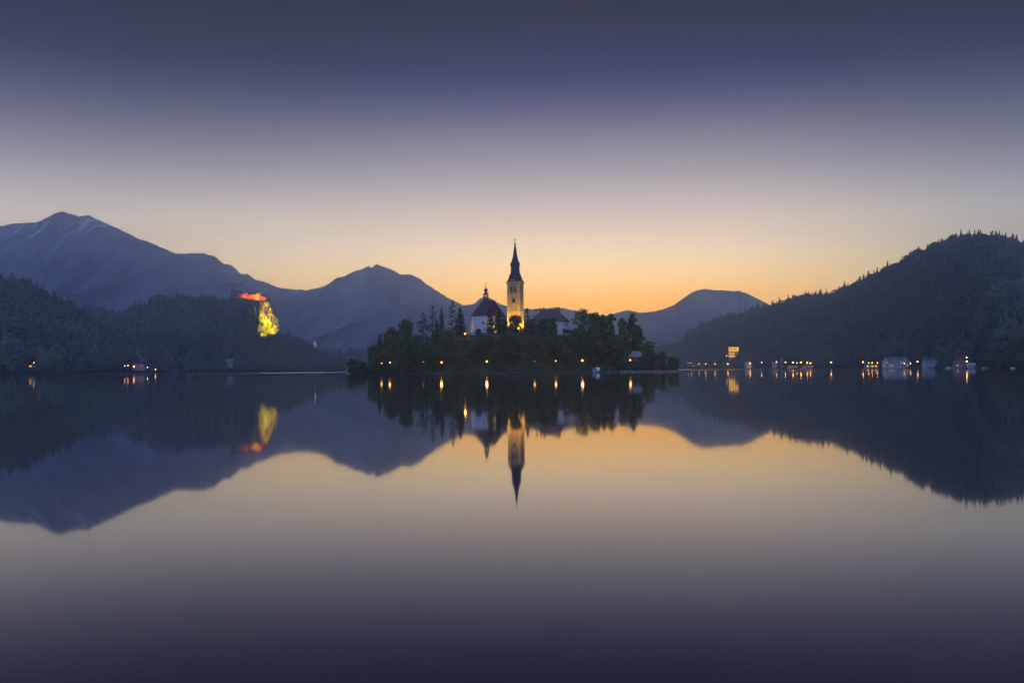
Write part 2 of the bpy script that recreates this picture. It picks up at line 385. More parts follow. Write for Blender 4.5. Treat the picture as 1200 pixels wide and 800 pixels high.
slope_sheet("mountain", mm, 300, 640, 2, M_top, K_(3200), K_(4370), 90, amp=9, back=0.4, ridged=True, seed=14, prof=mprof, jag=1.0)
slope_sheet("mountain", mm, 470, 1040, 2, N_top, K_(2800), K_(3800), 90, amp=3, back=0.4, ridged=True, seed=21, prof=mprof, jag=0.4)
slope_sheet("mountain", mm, 290, 860, 2, F_top, K_(2450), K_(3100), 30, amp=2.5, back=0.5, ridged=True, seed=27, prof=mprof, jag=0.8)

A_top = [(-160, 350), (-90, 338), (-40, 330), (0, 330), (6, 336), (16, 331), (24, 332.5), (35, 335.5), (42, 341), (48, 347), (53, 347), (58, 350), (63, 349), (68, 355), (74, 355.5), (80, 357), (86, 363.6), (90, 367), (100, 374), (120, 387), (140, 403), (158, 420), (172, 434)]
A_Ds = [(-160, 900), (0, 960), (100, 1010), (150, 1050), (172, 1085)]; A_Dr = [(-160, 1130), (0, 1200), (100, 1230), (150, 1190), (172, 1110)]
B_top = [(-60, 395), (0, 385), (60, 370), (85, 364), (100, 362), (116, 362.5), (125, 367), (136, 366.5), (142, 369.5), (150, 366), (160, 360), (169, 357), (178, 351), (191, 348.5), (202, 350.5), (212, 347), (219, 349.5), (225, 349), (230.6, 353), (236, 350.5),
         (243, 351), (252, 349.5), (258, 353), (261.5, 356), (265, 352), (270, 348.5), (284, 350), (300, 351.5), (309, 353.5), (314, 356.5), (318, 362), (321, 373), (325, 384), (332, 392), (340, 396), (349, 398), (356, 402), (367, 408), (375, 412), (386, 417), (396, 424), (406, 431)]
B_tree = [(-60, 10), (255, 9), (265, 5), (268, 0.5), (318, 0.5), (326, 4), (340, 9), (380, 10), (406, 4)]
B_Ds = [(-60, 1400), (150, 1420), (260, 1450), (370, 1500), (406, 1560)]; B_Dr = [(-60, 1720), (100, 1740), (330, 1740), (370, 1660), (406, 1600)]
C_top = [(340, 420), (372, 412), (380, 408), (386, 407.2), (392, 409.5), (402, 409.5), (414, 407), (425, 409), (440, 410), (470, 413), (600, 414), (780, 415), (815, 419), (840, 424)]
C_Ds = K_(2080); C_Dr = K_(2300)
D_top = [(742, 432), (752, 424), (762, 415), (771, 408.5), (785, 403.5), (800, 397.5), (807, 386.5), (815, 384.5), (822, 377), (830, 376), (841, 371.6), (846, 370), (857, 367), (867, 365), (876, 363), (884, 360), (895, 357), (907, 355), (919, 350.5), (937, 345.5),
         (953, 342.5), (966, 342.5), (977, 341), (986, 337), (995, 333.5), (1003, 332), (1012, 326), (1020, 321.5), (1030, 318), (1042, 311), (1055, 306), (1062, 301.5), (1067, 298), (1076, 293), (1085, 292), (1096, 285.5), (1110, 280.5), (1117, 278.5), (1132, 277.5),
         (1152, 279), (1165, 282), (1180, 285), (1193, 289), (1200, 293), (1230, 306), (1270, 327), (1330, 355)]
D_tree = [(742, 5), (800, 9), (900, 11), (1000, 13), (1100, 15), (1200, 16), (1330, 16)]
D_Ds = [(742, 2150), (800, 2000), (870, 1700), (990, 1350), (1080, 1120), (1140, 970), (1158, 880), (1170, 790), (1200, 750), (1330, 640)]
D_Dr = [(742, 2250), (800, 2200), (900, 1950), (1000, 1720), (1130, 1420), (1200, 1320), (1330, 1150)]
def bprof(c, t):
    wc = float(np.interp(c, [292, 302, 326, 336], [0, 1, 1, 0]))       # under the castle the slope stops at the foot of a cliff
    return (1 - wc) * math.sin(math.pi / 2 * t) ** 0.85 + wc * float(np.interp(t, [0, 0.3, 0.7, 0.78, 0.985, 1], [0, 0.22, 0.38, 0.42, 0.97, 1]))
def bench(Ds, Dr, wide, base):
    """a level strip along the water, then the slope"""
    def f(c, t):
        t0 = min(0.6, wide / max(1.0, float(interp(Dr, c) - interp(Ds, c))))
        return base(c, max(0.0, (t - t0) / (1 - t0)))
    return f
sinp = lambda p: (lambda c, t: math.sin(math.pi / 2 * t) ** p if t > 0 else 0.0)
A_ob, A_s = slope_sheet("hill", M["soil"], -160, 172, 3, A_top, A_Ds, A_Dr, 24, [(-160, 11), (100, 11), (150, 9), (172, 2)], amp=0.9, back=0.6, seed=31, prof=bench(A_Ds, A_Dr, 20, sinp(0.8)), flat=1.1)
B_ob, B_s = slope_sheet("hill", M["soil"], -60, 406, 3, B_top, B_Ds, B_Dr, 26, B_tree, amp=0.8, back=0.5, seed=36, prof=bench(B_Ds, B_Dr, 18, bprof), flat=1.0)
C_ob, C_s = slope_sheet("hill", M["soil"], 340, 840, 5, C_top, C_Ds, C_Dr, 18, [(340, 6), (840, 6)], amp=0.4, back=0.8, seed=41)
D_ob, D_s = slope_sheet("hill", M["soil"], 742, 1330, 3, D_top, D_Ds, D_Dr, 28, D_tree, amp=0.9, back=0.5, seed=45, prof=bench(D_Ds, D_Dr, 30, sinp(0.85)), flat=1.1)
# the low land behind the lake, out to the mountains
v = np.array([(-4500, 2560, -0.5), (4500, 2560, -0.5), (4500, 5400, 5), (-4500, 5400, 5)])
tag(link_mesh("ground", np_mesh("ground", v, np.array([[0, 1, 2, 3]])), M["meadow"]), kind="structure")

# ------------------------------------------------------------------ foliage shapes
def quad_cloud(c, size, rng, flat=0.0, long=1.5):
    n = len(c); u = rng.normal(size=(n, 3)); u[:, 2] *= (1 - flat); u /= np.linalg.norm(u, axis=1)[:, None]
    q = rng.normal(size=(n, 3)); q[:, 2] *= (1 - flat); q -= u * (q * u).sum(1)[:, None]; q /= np.linalg.norm(q, axis=1)[:, None]
    s = np.asarray(size)[:, None] * 0.5
    v = np.stack([c + u * s * long, c + q * s, c - u * s * long, c - q * s], 1).reshape(-1, 3)
    return v, np.arange(4 * n).reshape(n, 4)
def broadleaf(h, wd, rng, n=1500, leaf=0.6, base=0.18, lobes=12, open_=0.0, lean=0.0):
    """-> trunk MB, crown verts, faces, tint"""
    tr = MB(); top = h * 0.8
    pts = [(lean * h * t ** 1.5 + rng.normal() * 0.02 * wd, rng.normal() * 0.02 * wd, top * t) for t in np.linspace(0, 1, 6)]
    r0 = 0.018 * h + 0.12
    tr.tube(pts, [r0 * (1.25 - 1.1 * t) for t in np.linspace(0, 1, 6)], 7)
    cs, rs = [], []
    for k in range(lobes):
        t = (k + 0.5) / lobes; z = base + (1 - base) * t
        env = math.sin(math.pi * min(0.97, max(0.05, 0.12 + 0.8 * (z - base) / (1 - base)))) ** 0.7
        a = k * 2.4 + rng.random() * 1.2; rr = wd * 0.5 * env * (0.25 + 0.55 * rng.random()) * (0.35 if t > 0.9 else 1)
        rad = wd * (0.12 + 0.13 * rng.random()) * (0.75 + 0.25 * env)
        cs.append((lean * h * z ** 1.5 + rr * math.cos(a), rr * math.sin(a), h * z - rad * 0.6 * (t > 0.85))); rs.append(rad)
        k0 = min(4, int(z * 4.5)); tr.tube([pts[k0], tuple((np.array(pts[k0]) + np.array(cs[-1])) / 2 + np.array((0, 0, 0.03 * h))), cs[-1]], [r0 * 0.35, r0 * 0.2, 0.04], 5)
    cs, rs = np.array(cs), np.array(rs)
    idx = rng.choice(lobes, n, p=rs ** 2 / (rs ** 2).sum())
    d = rng.normal(size=(n, 3)); d /= np.linalg.norm(d, axis=1)[:, None]
    # twig clusters: leaves bunch round a few dozen twig ends per lobe
    nt_ = max(60, n // (14 if open_ < 0.3 else 22)); tw = rng.normal(size=(nt_, 3)); tw /= np.linalg.norm(tw, axis=1)[:, None]
    ti = rng.integers(0, nt_, n); d = tw[ti] * (0.55 + 0.55 * rng.random(nt_)[ti])[:, None] + d * (0.20 + 0.14 * (1 - open_))
    c = cs[idx] + d * rs[idx][:, None] * np.array((1.05, 1.05, 0.85))
    c[:, 2] = np.clip(c[:, 2], h * base * 0.6, h * 1.0)
    v, f = quad_cloud(c, leaf * (0.6 + 0.8 * rng.random(n)), rng)
    lob_t = rng.random(lobes) * 0.5; tint = np.clip(lob_t[idx] + 0.5 * rng.random(n) ** 1.5, 0, 1)
    return tr, v, f, np.repeat(tint, 4)
def conifer(h, wd, rng, leaf=0.5, base=0.08, dens=1.0, sparse=0.0, column=0.8, lean=0.0):
    tr = MB(); tr.tube([(lean * h * t, 0, h * t) for t in (0, 0.5, 0.98)], [0.014 * h + 0.1, 0.009 * h + 0.06, 0.03], 7)
    C = []
    z = base * h
    while z < h * 0.99:
        t = z / h; L = wd * 0.5 * ((1 - (t - base) / (1 - base)) ** column) * 1.0 + 0.15
        nb = max(3, int((5 + 4 * rng.random()) * (1 - 0.4 * sparse)))
        a0 = rng.random() * 6.28
        for k in range(nb):
            if rng.random() < sparse * 0.45: continue
            a = a0 + k * 6.283 / nb + rng.normal() * 0.25; l = L * (0.55 + 0.55 * rng.random())
            m_ = max(3, int(l * 3.2 * dens)); q = np.linspace(0.12 if sparse < 0.3 else 0.35, 1, m_)
            x = np.cos(a) * l * q; y = np.sin(a) * l * q; zz = z - 0.28 * l * q ** 1.3 + 0.10 * l * (q > 0.85)
            C.append(np.stack([x + lean * z, y, zz], 1) + rng.normal(size=(m_, 3)) * 0.12)
        z += h * 0.026 * (1 + sparse * 0.9) * (0.8 + 0.4 * rng.random())
    C = np.concatenate(C); C = np.concatenate([C, np.array([(lean * h * t, 0, h * t) for t in np.linspace(0.93, 1.0, 6)])]); C[:, 2] = np.maximum(C[:, 2], 0.1)
    v, f = quad_cloud(C, leaf * (0.6 + 0.8 * rng.random(len(C))), rng, flat=0.5, long=1.7)
    return tr, v, f, np.repeat(np.clip(rng.random(len(C)) ** 1.4, 0, 1), 4)
def far_conifer(rng, slim=0.34, tiers=10):
    """unit height; ragged tiers"""
    v, f = [], []
    for k in range(tiers):
        t = k / tiers; z0 = 0.06 + 0.90 * t; r = slim * 0.5 * (1 - t) ** 0.85 + 0.015; n = 9; b = len(v)
        dx, dy = rng.normal(size=2) * 0.012
        v.append((dx, dy, min(1.0, z0 + 0.20 * (1 - 0.4 * t))))
        for q in range(n):
            a = q * 6.283 / n + rng.normal() * 0.2; rr = r * (0.5 + 0.75 * rng.random()); v.append((dx + rr * math.cos(a), dy + rr * math.sin(a), z0 - 0.035 * rng.random()))
        f += [(b, b + 1 + q, b + 1 + (q + 1) % n) for q in range(n)]
    tint = np.repeat(rng.random(tiers) * 0.5, 10) + rng.random(len(v)) * 0.25
    return np.array(v), np.array(f), tint
def far_broad(rng, wd=0.62, n=180):
    lob = 7; cs = np.array([(wd * 0.24 * math.cos(k * 2.4) * (0.5 + 0.7 * rng.random()), wd * 0.24 * math.sin(k * 2.4), 0.30 + 0.52 * k / lob) for k in range(lob)]); cs[-1, :2] *= 0.3
    i = rng.integers(0, lob, n); d = rng.normal(size=(n, 3)); d /= np.linalg.norm(d, axis=1)[:, None]
    c = cs[i] + d * wd * 0.25 * (0.75 + 0.35 * rng.random((n, 1))) * np.array((1, 1, 0.85))
    v, q = quad_cloud(c, 0.105 * (0.7 + 0.7 * rng.random(n)), rng, long=1.2)
    f = np.concatenate([q[:, [0, 1, 2]], q[:, [0, 2, 3]]])
    return v, f, np.repeat(np.clip(0.35 + 0.3 * rng.random(lob)[i] + 0.35 * rng.random(n), 0, 1), 4)
TC = [far_conifer(RNG, s) for s in (0.28, 0.34, 0.40, 0.36)]
TB = [far_broad(RNG, s) for s in (0.55, 0.65, 0.75, 0.6)]
def forest(name, pos, hts, con, tone, label=None):
    """one mass of far trees"""
    Vs, Fs, Ts, b = [], [], [], 0
    for k, p in enumerate(pos):
        v, f, t = (TC if con[k] else TB)[RNG.integers(0, 4)]
        a = RNG.random() * 6.28; c_, s_ = math.cos(a), math.sin(a); h = hts[k]; wx = h * (0.85 + 0.4 * RNG.random())
        Vs.append(np.stack([(v[:, 0] * c_ - v[:, 1] * s_) * wx + p[0], (v[:, 0] * s_ + v[:, 1] * c_) * wx + p[1], v[:, 2] * h + p[2] - 0.04 * h], 1))
        Fs.append(f + b); Ts.append(np.clip(t * (0.35 if con[k] else 0.55) + tone[k], 0, 1)); b += len(v)
    o = link_mesh(name, np_mesh(name, np.concatenate(Vs), np.concatenate(Fs), np.concatenate(Ts)), M["mixed"])
    return tag(o, kind="stuff")
def plant_slope(name, sampler, px0, px1, n, tmax, hm, keep=None, conf=0.5, seed=1, cap=None):
    rng = np.random.default_rng(seed)
    px = px0 + (px1 - px0) * rng.random(n); t = 0.004 + (tmax - 0.004) * rng.random(n) ** 1.15
    p = sampler(px, t)
    if keep is not None:
        k = np.array([keep(a, q, b) for a, q, b in zip(px, t, p)]); px, t, p = px[k], t[k], p[k]
    pn = fbm(p[:, 0] / 55 + 20, p[:, 1] / 80 + 20 + p[:, 2] / 30, 4, seed + 60)
    con = rng.random(len(px)) < np.clip(conf + (t - 0.45) * 0.5 + (pn - 0.5) * 1.6, 0.05, 0.97)
    h = hm * (0.40 + 0.90 * rng.random(len(px)) ** 1.3) * np.where(con, 1.08, 0.88) * np.where(t < 0.03, 0.75, 1)
    if cap is not None: h = np.minimum(h, np.array([cap(q) for q in p]))
    tone = np.where(con, 0.0, 0.08) + 0.62 * np.clip((pn - 0.46) * 5, 0, 1) * (0.35 + 0.65 * rng.random(len(px))) + 0.05 * rng.random(len(px))
    return forest(name, p, h, con, tone)

# ------------------------------------------------------------------ the castle's cliff (bare rock face)
CL_Y = 1668.0
cl = [(306, 357), (314, 357.5), (318.5, 363), (321, 372), (323.5, 383), (326, 392), (322, 397), (316, 398), (309, 395), (306, 386), (304, 376), (303, 365)]
def in_cliff(px, py):
    ins = False; n = len(cl)
    for i in range(n):
        (x1, y1), (x2, y2) = cl[i], cl[(i + 1) % n]
        if (y1 > py) != (y2 > py) and px < (x2 - x1) * (py - y1) / (y2 - y1) + x1: ins = not ins
    return ins
def to_px(p):
    d = Vector(p) - CAM; z = d.dot(FWD)
    return 600 + F * d.dot(RT) / z, 400 - F * d.dot(UP) / z
NX, NZ = 46, 60
x0, x1 = P(302, 380, CL_Y).x, P(329, 380, CL_Y).x; z0, z1 = P(312, 402, CL_Y).z, P(312, 352.5, CL_Y + 70).z
gx, gz = np.meshgrid(np.linspace(0, 1, NX), np.linspace(0, 1, NZ), indexing='ij')
right = np.interp(gz, [0, 0.15, 0.35, 0.6, 0.8, 0.92, 1.0], [1.0, 0.97, 0.88, 0.80, 0.72, 0.60, 0.45])   # the right edge leans in towards the top
X = x0 + (x1 - x0) * (gx * right + 0.10 * gz * (1 - gx)); Z = z0 + (z1 - z0) * gz
fr = (fbm(gx * 9, gz * 7, 5, 71, True) - 0.5)
Yc = CL_Y - 8 + 62 * gz ** 1.5 + 26 * np.abs(gx - 0.55) ** 2 + 20 * np.clip(gx - 0.8, 0, 1) * 4 - fr * 24
Zc = Z + (fbm(gx * 7 + 9, gz * 9, 3, 75) - 0.5) * 5
X = X * Yc / CL_Y
V = np.stack([X, Yc, Zc], -1).reshape(-1, 3)
i, j = np.meshgrid(np.arange(NX - 1), np.arange(NZ - 1), indexing='ij')
Fc = np.stack([i * NZ + j, (i + 1) * NZ + j, (i + 1) * NZ + j + 1, i * NZ + j + 1], -1).reshape(-1, 4)
rock = mat("limestone_cliff", (0.14, 0.12, 0.085), 0.95, 0.6, 0.16)
V_cl = V.copy()
cliff = link_mesh("cliff", np_mesh("cliff", V, Fc), rock); tag(cliff, kind="structure")

def near_shore(px, p, Ds, spans, deep=26):
    return any(a < px < b for a, b in spans) and p[1] < float(interp(Ds, px)) + deep
def keep_A(px, t, p): return not near_shore(px, p, A_Ds, ((29, 48), (83, 88), (141, 186)))
def cap_D(p):
    a, b = to_px(p)                      # the terraced building looks out over low growth
    if not 850 < a < 869: return 99.0
    c = (b - 418.5) * p[1] / F
    return c if b > 418 else (0.0 if b > 408 else 99.0)
SITES = ((872, 885), (901, 920), (921, 958), (1013, 1032), (1034, 1102), (1120, 1147))
def keep_D(px, t, p):
    if cap_D(p) < 3: return False
    return not near_shore(px, p, D_Ds, SITES, 24) and not near_shore(px, p, D_Ds, ((800, 1150),), 7) and not near_shore(px, p, D_Ds, ((1148, 1260),), 34)
def cap_B(p):
    a, b = to_px(p)                      # low scrub under the castle walls
    if not 264 < a < 332: return 99.0
    return (b - np.interp(a, [262, 270, 284, 300, 313, 318, 326, 333], [344, 351, 351.5, 353, 357, 364, 391, 390])) * p[1] / F
def keep_B(px, t, p):
    if cap_B(p) < 3.5 or near_shore(px, p, B_Ds, ((262, 275),), 12) or near_shore(px, p, B_Ds, ((209, 217),), 64): return False
    a, b = to_px(p)
    if in_cliff(a, b) : return RNG.random() < 0.05
    for q in (2, 7): # trees that would stand in front of the lit rock
        if in_cliff(a, b - q) and b < 394: return RNG.random() < 0.22
    return True
plant_slope("forest", A_s, -150, 168, 2500, 0.93, 21, keep=keep_A, conf=0.30, seed=5)
plant_slope("forest", B_s, -50, 402, 4300, 0.94, 20, keep=keep_B, cap=cap_B, conf=0.30, seed=6)
lp = []
for k in range(900):
    i_, j_ = RNG.integers(1, NX - 1), RNG.integers(1, NZ - 1); q = V_cl[i_ * NZ + j_]; a, b = to_px(q)
    if (312.3 < a < 317.2 - (b - 380) * 0.02 and b > 377) or (a < 308 and b > 377) or b > 394 or (b > 385 and RNG.random() < 0.10) or (a < 307.5 and b > 362) or RNG.random() < 0.008 or a > 324: lp.append(q)
lp = np.array(lp) + np.array((0, -0.5, -1.0)); forest("forest", lp, 3.0 + 5.5 * RNG.random(len(lp)), RNG.random(len(lp)) < 0.4, 0.1 + 0.2 * RNG.random(len(lp)))
plant_slope("forest", C_s, 345, 836, 1300, 1.05, 16, conf=0.2, seed=7)
plant_slope("forest", D_s, 746, 1326, 7600, 0.90, 21, keep=keep_D, cap=cap_D, conf=0.20, seed=8)

# crest trees, each for itself
def crest(sampler, px, name, label, group, hm, rng, conif=0.7, skip=None, t0=0.985):
    vs = {}
    for x in px:
        if skip and skip(x): continue
        con = rng.random() < conif; k = int(rng.integers(0, 4)); key = (con, k)
        if key not in vs:
            v, f, t = (TC if con else TB)[k]
            me = np_mesh("spruce_tree" if con else "broadleaf_tree", v, f, np.clip(t * 0.4 + (0 if con else 0.1), 0, 1)); me.materials.append(M["mixed"]); vs[key] = me
        p = sampler(np.array([x]), np.array([t0 + 0.02 * rng.random()]))[0]
        h = hm * (0.55 + 0.75 * rng.random()) * (0.92 if con else 1.22); o = link_mesh("spruce_tree" if con else "broadleaf_tree", vs[key])
        o.location = (p[0], p[1], p[2] - 0.5); o.scale = (h * ((1.15 if con else 0.85) + 0.5 * rng.random()),) * 2 + (h,); o.rotation_euler = (0, 0, rng.random() * 6.28)
        tag(o, label[0] if con else label[1], "tree", group[0] if con else group[1])
rng = np.random.default_rng(77)
def spaced(a, b, s): 
    o = []; x = a
    while x < b: o.append(x); x += s * (0.55 + 0.9 * rng.random())
    return o
crest(D_s, spaced(770, 1210, 3.9), "tree", ("dark spruce standing out along the crest of the big dome-shaped wooded hill", "rounded leafy tree along the crest of the big dome-shaped wooded hill"),
      ("crest spruces of the dome-shaped hill", "crest broadleaf trees of the dome-shaped hill"), 13.5, rng, 0.30)
crest(B_s, spaced(92, 266, 3.9) + spaced(336, 396, 4.5), "tree", ("dark spruce on the skyline of the castle hill", "rounded leafy tree on the skyline of the castle hill"),
      ("skyline spruces of the castle hill", "skyline broadleaf trees of the castle hill"), 14, rng, 0.6)
crest(A_s, [1, 3.5, 12, 16, 19, 24, 28, 33, 37, 41, 45, 48.5, 57, 67, 70, 77, 84, 88, 94, 101, 108], "tree", ("dark spruce on the skyline of the steep hill across from the castle", "leafy tree on the skyline of the steep hill across from the castle"),
      ("skyline spruces of the steep hill", "skyline broadleaf trees of the steep hill"), 15, rng, 0.85)
for x, h, lab in ((53.5, 19, "pointed spruce just uphill of the tallest lone spire-shaped one on the steep hill crest"), (63.4, 24, "tallest lone spire-shaped spruce on the falling crest of the steep hill"),
                  (74, 18, "blunt bushy spruce just downhill of the lone spire-shaped one on the steep hill"), (80, 17, "lowest pointed spruce of the steep hill crest, where it meets the castle hill")):
    v, f, t = far_conifer(rng, 0.40, 13); me = np_mesh("spruce_tree", v, f, t * 0.4); me.materials.append(M["mixed"])
    p = A_s(np.array([x]), np.array([0.985]))[0]; o = link_mesh("spruce_tree", me); o.location = (p[0], p[1], p[2] - 0.5); o.scale = (h, h, h); tag(o, lab, "tree", "skyline spruces of the steep hill")

# ------------------------------------------------------------------ island
IC = (GX(603, 553), 553.0)
def island_z(x, y):
    dx, dy = (np.asarray(x) - IC[0] - 1.0), (np.asarray(y) - IC[1])
    r = np.sqrt((dx / np.where(dx < 0, 87, 88)) ** 2 + (dy / 44) ** 2)
    r = r + (fbm(np.asarray(x) / 16 + 9, np.asarray(y) / 16 + 9, 3, 90) - 0.5) * 0.10
    s = np.clip((1 - r) / 0.72, 0, 1); z = 20.5 * (s * s * (3 - 2 * s)) ** 0.85
    return np.where(r < 1, 0.7 + z, 0.7 - 22 * (r - 1))
n = 150; gx, gy = np.meshgrid(np.linspace(IC[0] - 100, IC[0] + 100, n), np.linspace(500, 606, 90), indexing='ij')
V = np.stack([gx, gy, np.maximum(island_z(gx, gy), -2)], -1).reshape(-1, 3)
i, j = np.meshgrid(np.arange(n - 1), np.arange(89), indexing='ij')
Fi = np.stack([i * 90 + j, (i + 1) * 90 + j, (i + 1) * 90 + j + 1, i * 90 + j + 1], -1).reshape(-1, 4)
zf = V[Fi].reshape(len(Fi), 4, 3)[:, :, 2].max(1)
isl = link_mesh("island", np_mesh("island", V, Fi[zf > -1.9], smooth=True), M["soil"]); tag(isl, kind="structure")
def iz(x, y): return float(island_z(x, y))

YAW = -R(19.6)
# --- bell tower
TY = 556.0
tb = P(604.2, 392, TY); TX = tb.x; T0 = 19.0
zz = lambda py: P(604, py, TY).z - T0
tw = thing("bell_tower", "tall square stone bell tower with slender dark spire, floodlit yellow from below", "tower", (TX, TY, T0), YAW)
W = 3.62
eave = zz(330.5)
MB().box(-W, W, -W, W, -1.5, eave - 0.9).build("wall", M["stone"], tw)
cm = MB(); cm.box(-W - 0.35, W + 0.35, -W - 0.35, W + 0.35, eave - 0.9, eave - 0.35); cm.box(-W - 0.7, W + 0.7, -W - 0.7, W + 0.7, eave - 0.35, eave)
cm.build("cornice", M["trim"], tw)
def pediment(face):
    b_ = MB(); n_ = 14; v_ = []
    for y_ in (-W - 0.72, -W - 0.36):
        for k in range(n_ + 1):
            a = math.pi * k / n_; v_.append((1.9 * math.cos(a), y_, eave - 0.3 + 1.55 * math.sin(a)))
    f_ = [tuple(range(n_ + 1)), tuple(range(2 * n_ + 1, n_, -1))] + [(k, n_ + 1 + k, n_ + 2 + k, k + 1) for k in range(n_)] + [(0, n_, 2 * n_ + 1, n_ + 1)]
    b_.add(v_, f_); o = b_.build("pediment", M["trim"], tw); o.rotation_euler = (0, 0, face * math.pi / 2)
for f_ in range(4): pediment(f_)
for z_ in (zz(345.5), zz(365)):
    MB().box(-W - 0.14, W + 0.14, -W - 0.14, W + 0.14, z_ - 0.22, z_ + 0.22).build("string_course", M["trim"], tw)
for sx in (-1, 1):
    for sy in (-1, 1):
        cx, cy = sx * (W - 0.38), sy * (W - 0.38)
        MB().box(cx - 0.45, cx + 0.45, cy - 0.45, cy + 0.45, -1.4, eave - 0.95).build("corner_pier", M["trim"], tw)
def arch(name, w_, h_, z_, xo, face, frame_m, pane_m, parent, off, fr=0.28):
    """an arched opening: pane with a raised surround as its parent part"""
    def outline(wi, hi, n_=10):
        p_ = [(-wi / 2, 0), (wi / 2, 0), (wi / 2, hi - wi / 2)]
        p_ += [(wi / 2 * math.cos(math.pi * k / n_), hi - wi / 2 + wi / 2 * math.sin(math.pi * k / n_)) for k in range(1, n_)]
        return p_ + [(-wi / 2, hi - wi / 2)]
    o1, o2 = outline(w_, h_), outline(w_ + 2 * fr, h_ + fr); n_ = len(o1)
    y0, y1 = -off - 0.16, -off + 0.25
    v_ = [(xo + a, y_, z_ + b) for y_ in (y0, y1) for oo in (o1, o2) for a, b in oo]
    f_ = []
    for k in range(n_):
        k2 = (k + 1) % n_
        f_ += [(k, n_ + k, n_ + k2, k2), (k, k2, 2 * n_ + k2, 2 * n_ + k), (n_ + k, 3 * n_ + k, 3 * n_ + k2, n_ + k2)]
    fo = MB().add(v_, f_).build(name, frame_m, parent); fo.rotation_euler = (0, 0, face * math.pi / 2)
    vb = [(xo + a, y_, z_ + b) for y_ in (-off - 0.03, -off + 0.2) for a, b in o1]
    fb = [tuple(range(n_)), tuple(range(2 * n_ - 1, n_ - 1, -1))] + [(k, n_ + k, n_ + (k + 1) % n_, (k + 1) % n_) for k in range(n_)]
    MB().add(vb, fb).build("opening", pane_m, fo)
    return fo
bz = zz(342.5)
for face in range(4):
    for s in (-1, 1): arch("belfry_window", 1.35, 3.3, bz, s * 1.0, face, M["trim"], M["glass"], tw, W)
    arch("tower_window", 1.9, 2.1, zz(354.7), 0.2, face, M["trim"], M["glass"], tw, W)
    MB().box(-2.1, 2.1, -W - 0.3, -W - 0.002, bz - 0.5, bz - 0.12).build("sill", M["trim"], tw).rotation_euler = (0, 0, face * math.pi / 2)
pr = [(W * 1.30, eave + 0.02), (W * 1.22, eave + 0.4), (W * 1.02, zz(327)), (W * 0.93, zz(324.5)), (W * 0.86, zz(323.2)), (W * 0.74, zz(321.3)), (W * 0.66, zz(319)), (W * 0.635, zz(311.5)), (W * 0.74, zz(310.6)), (W * 0.76, zz(309.2)),
      (W * 0.60, zz(308.2)), (W * 0.58, zz(306.3)), (W * 0.44, zz(304.5)), (W * 0.30, zz(299)), (W * 0.215, zz(294)), (W * 0.215, zz(291.2)), (W * 0.13, zz(290.8)), (W * 0.10, zz(287))]
sp_ = MB().lathe([(r * 1.07, z) for r, z in pr], 8, ph=math.pi / 8).build("spire", M["shingle"], tw)
for k in range(4):
    a = k * math.pi / 2; b_ = MB(); b_.box(-0.5, 0.5, -W * 0.80 - 0.45, -W * 0.55, zz(326.5), zz(324.2)); b_.add([(-0.7, -W * 0.80 - 0.6, zz(324.2)), (0.7, -W * 0.80 - 0.6, zz(324.2)), (0.7, -W * 0.5, zz(324.2)), (-0.7, -W * 0.5, zz(324.2)), (0, -W * 0.80 - 0.6, zz(322.6)), (0, -W * 0.5, zz(322.6))],
        [(0, 1, 4), (3, 5, 2), (0, 4, 5, 3), (1, 2, 5, 4), (0, 3, 2, 1)]); o = b_.build("dormer", M["shingle"], sp_); o.rotation_euler = (0, 0, a)
MB().lathe([(0.05, zz(287.2)), (0.35, zz(286.7)), (0.48, zz(285.7)), (0.35, zz(284.8)), (0.06, zz(284.4))], 12).build("finial_ball", M["copper"], tw, True)
cr = MB(); cr.box(-0.09, 0.09, -0.09, 0.09, zz(284.5), zz(279.5)); cr.box(-0.65, 0.65, -0.08, 0.08, zz(281.4), zz(281.0)); cr.build("cross", M["copper"], tw)
arch("tower_door", 1.6, 3.0, 0.0, -0.5, 0, M["trim"], M["wood"], tw, W)

# --- church
CY = 549.0
cc = P(562, 392, CY)
ch = thing("church", "white island church with steep dark red hipped roof and small onion turret", "church", (cc.x + 4.3, CY + 8.4, 18.5), YAW)
cz = lambda py: P(562, py, CY).z - 18.5
ez, rz_ = cz(369.3), cz(349.5)
hw, hl = 6.4, 11.0
oct_ = [(-hw, hl), (-hw, -hl + 3.2), (-hw + 2.1, -hl), (hw - 2.1, -hl), (hw, -hl + 3.2), (hw, hl)]
v_ = [(x, y, z) for z in (-3, ez) for x, y in oct_]; n_ = len(oct_)
MB().add(v_, [tuple(range(n_))[::-1], tuple(range(n_, 2 * n_))] + [(k, (k + 1) % n_, n_ + (k + 1) % n_, n_ + k) for k in range(n_)]).build("wall", M["plaster"], ch)
ev = [(x * 1.085, y * 1.055, ez + 0.02) for x, y in oct_]; ap, bp = (0, -hl + 5.6, rz_), (0, hl + 0.4, rz_)
MB().add(ev + [ap, bp] + [(x, y, ez - 0.28) for x, y, z in ev], [(0, 1, 6, 7), (1, 2, 6), (2, 3, 6), (3, 4, 6), (4, 5, 7, 6), (5, 0, 7)] + [(k, 8 + k, 8 + (k + 1) % 6, (k + 1) % 6) for k in range(6)] + [tuple(range(8, 14))]).build("roof", M["redroof"], ch)
MB().add([(x * 1.03, y * 1.025, z) for z in (ez - 0.75, ez - 0.30) for x, y in oct_], [tuple(range(n_))[::-1], tuple(range(n_, 2 * n_))] + [(k, (k + 1) % n_, n_ + (k + 1) % n_, n_ + k) for k in range(n_)]).build("cornice", M["trim"], ch)
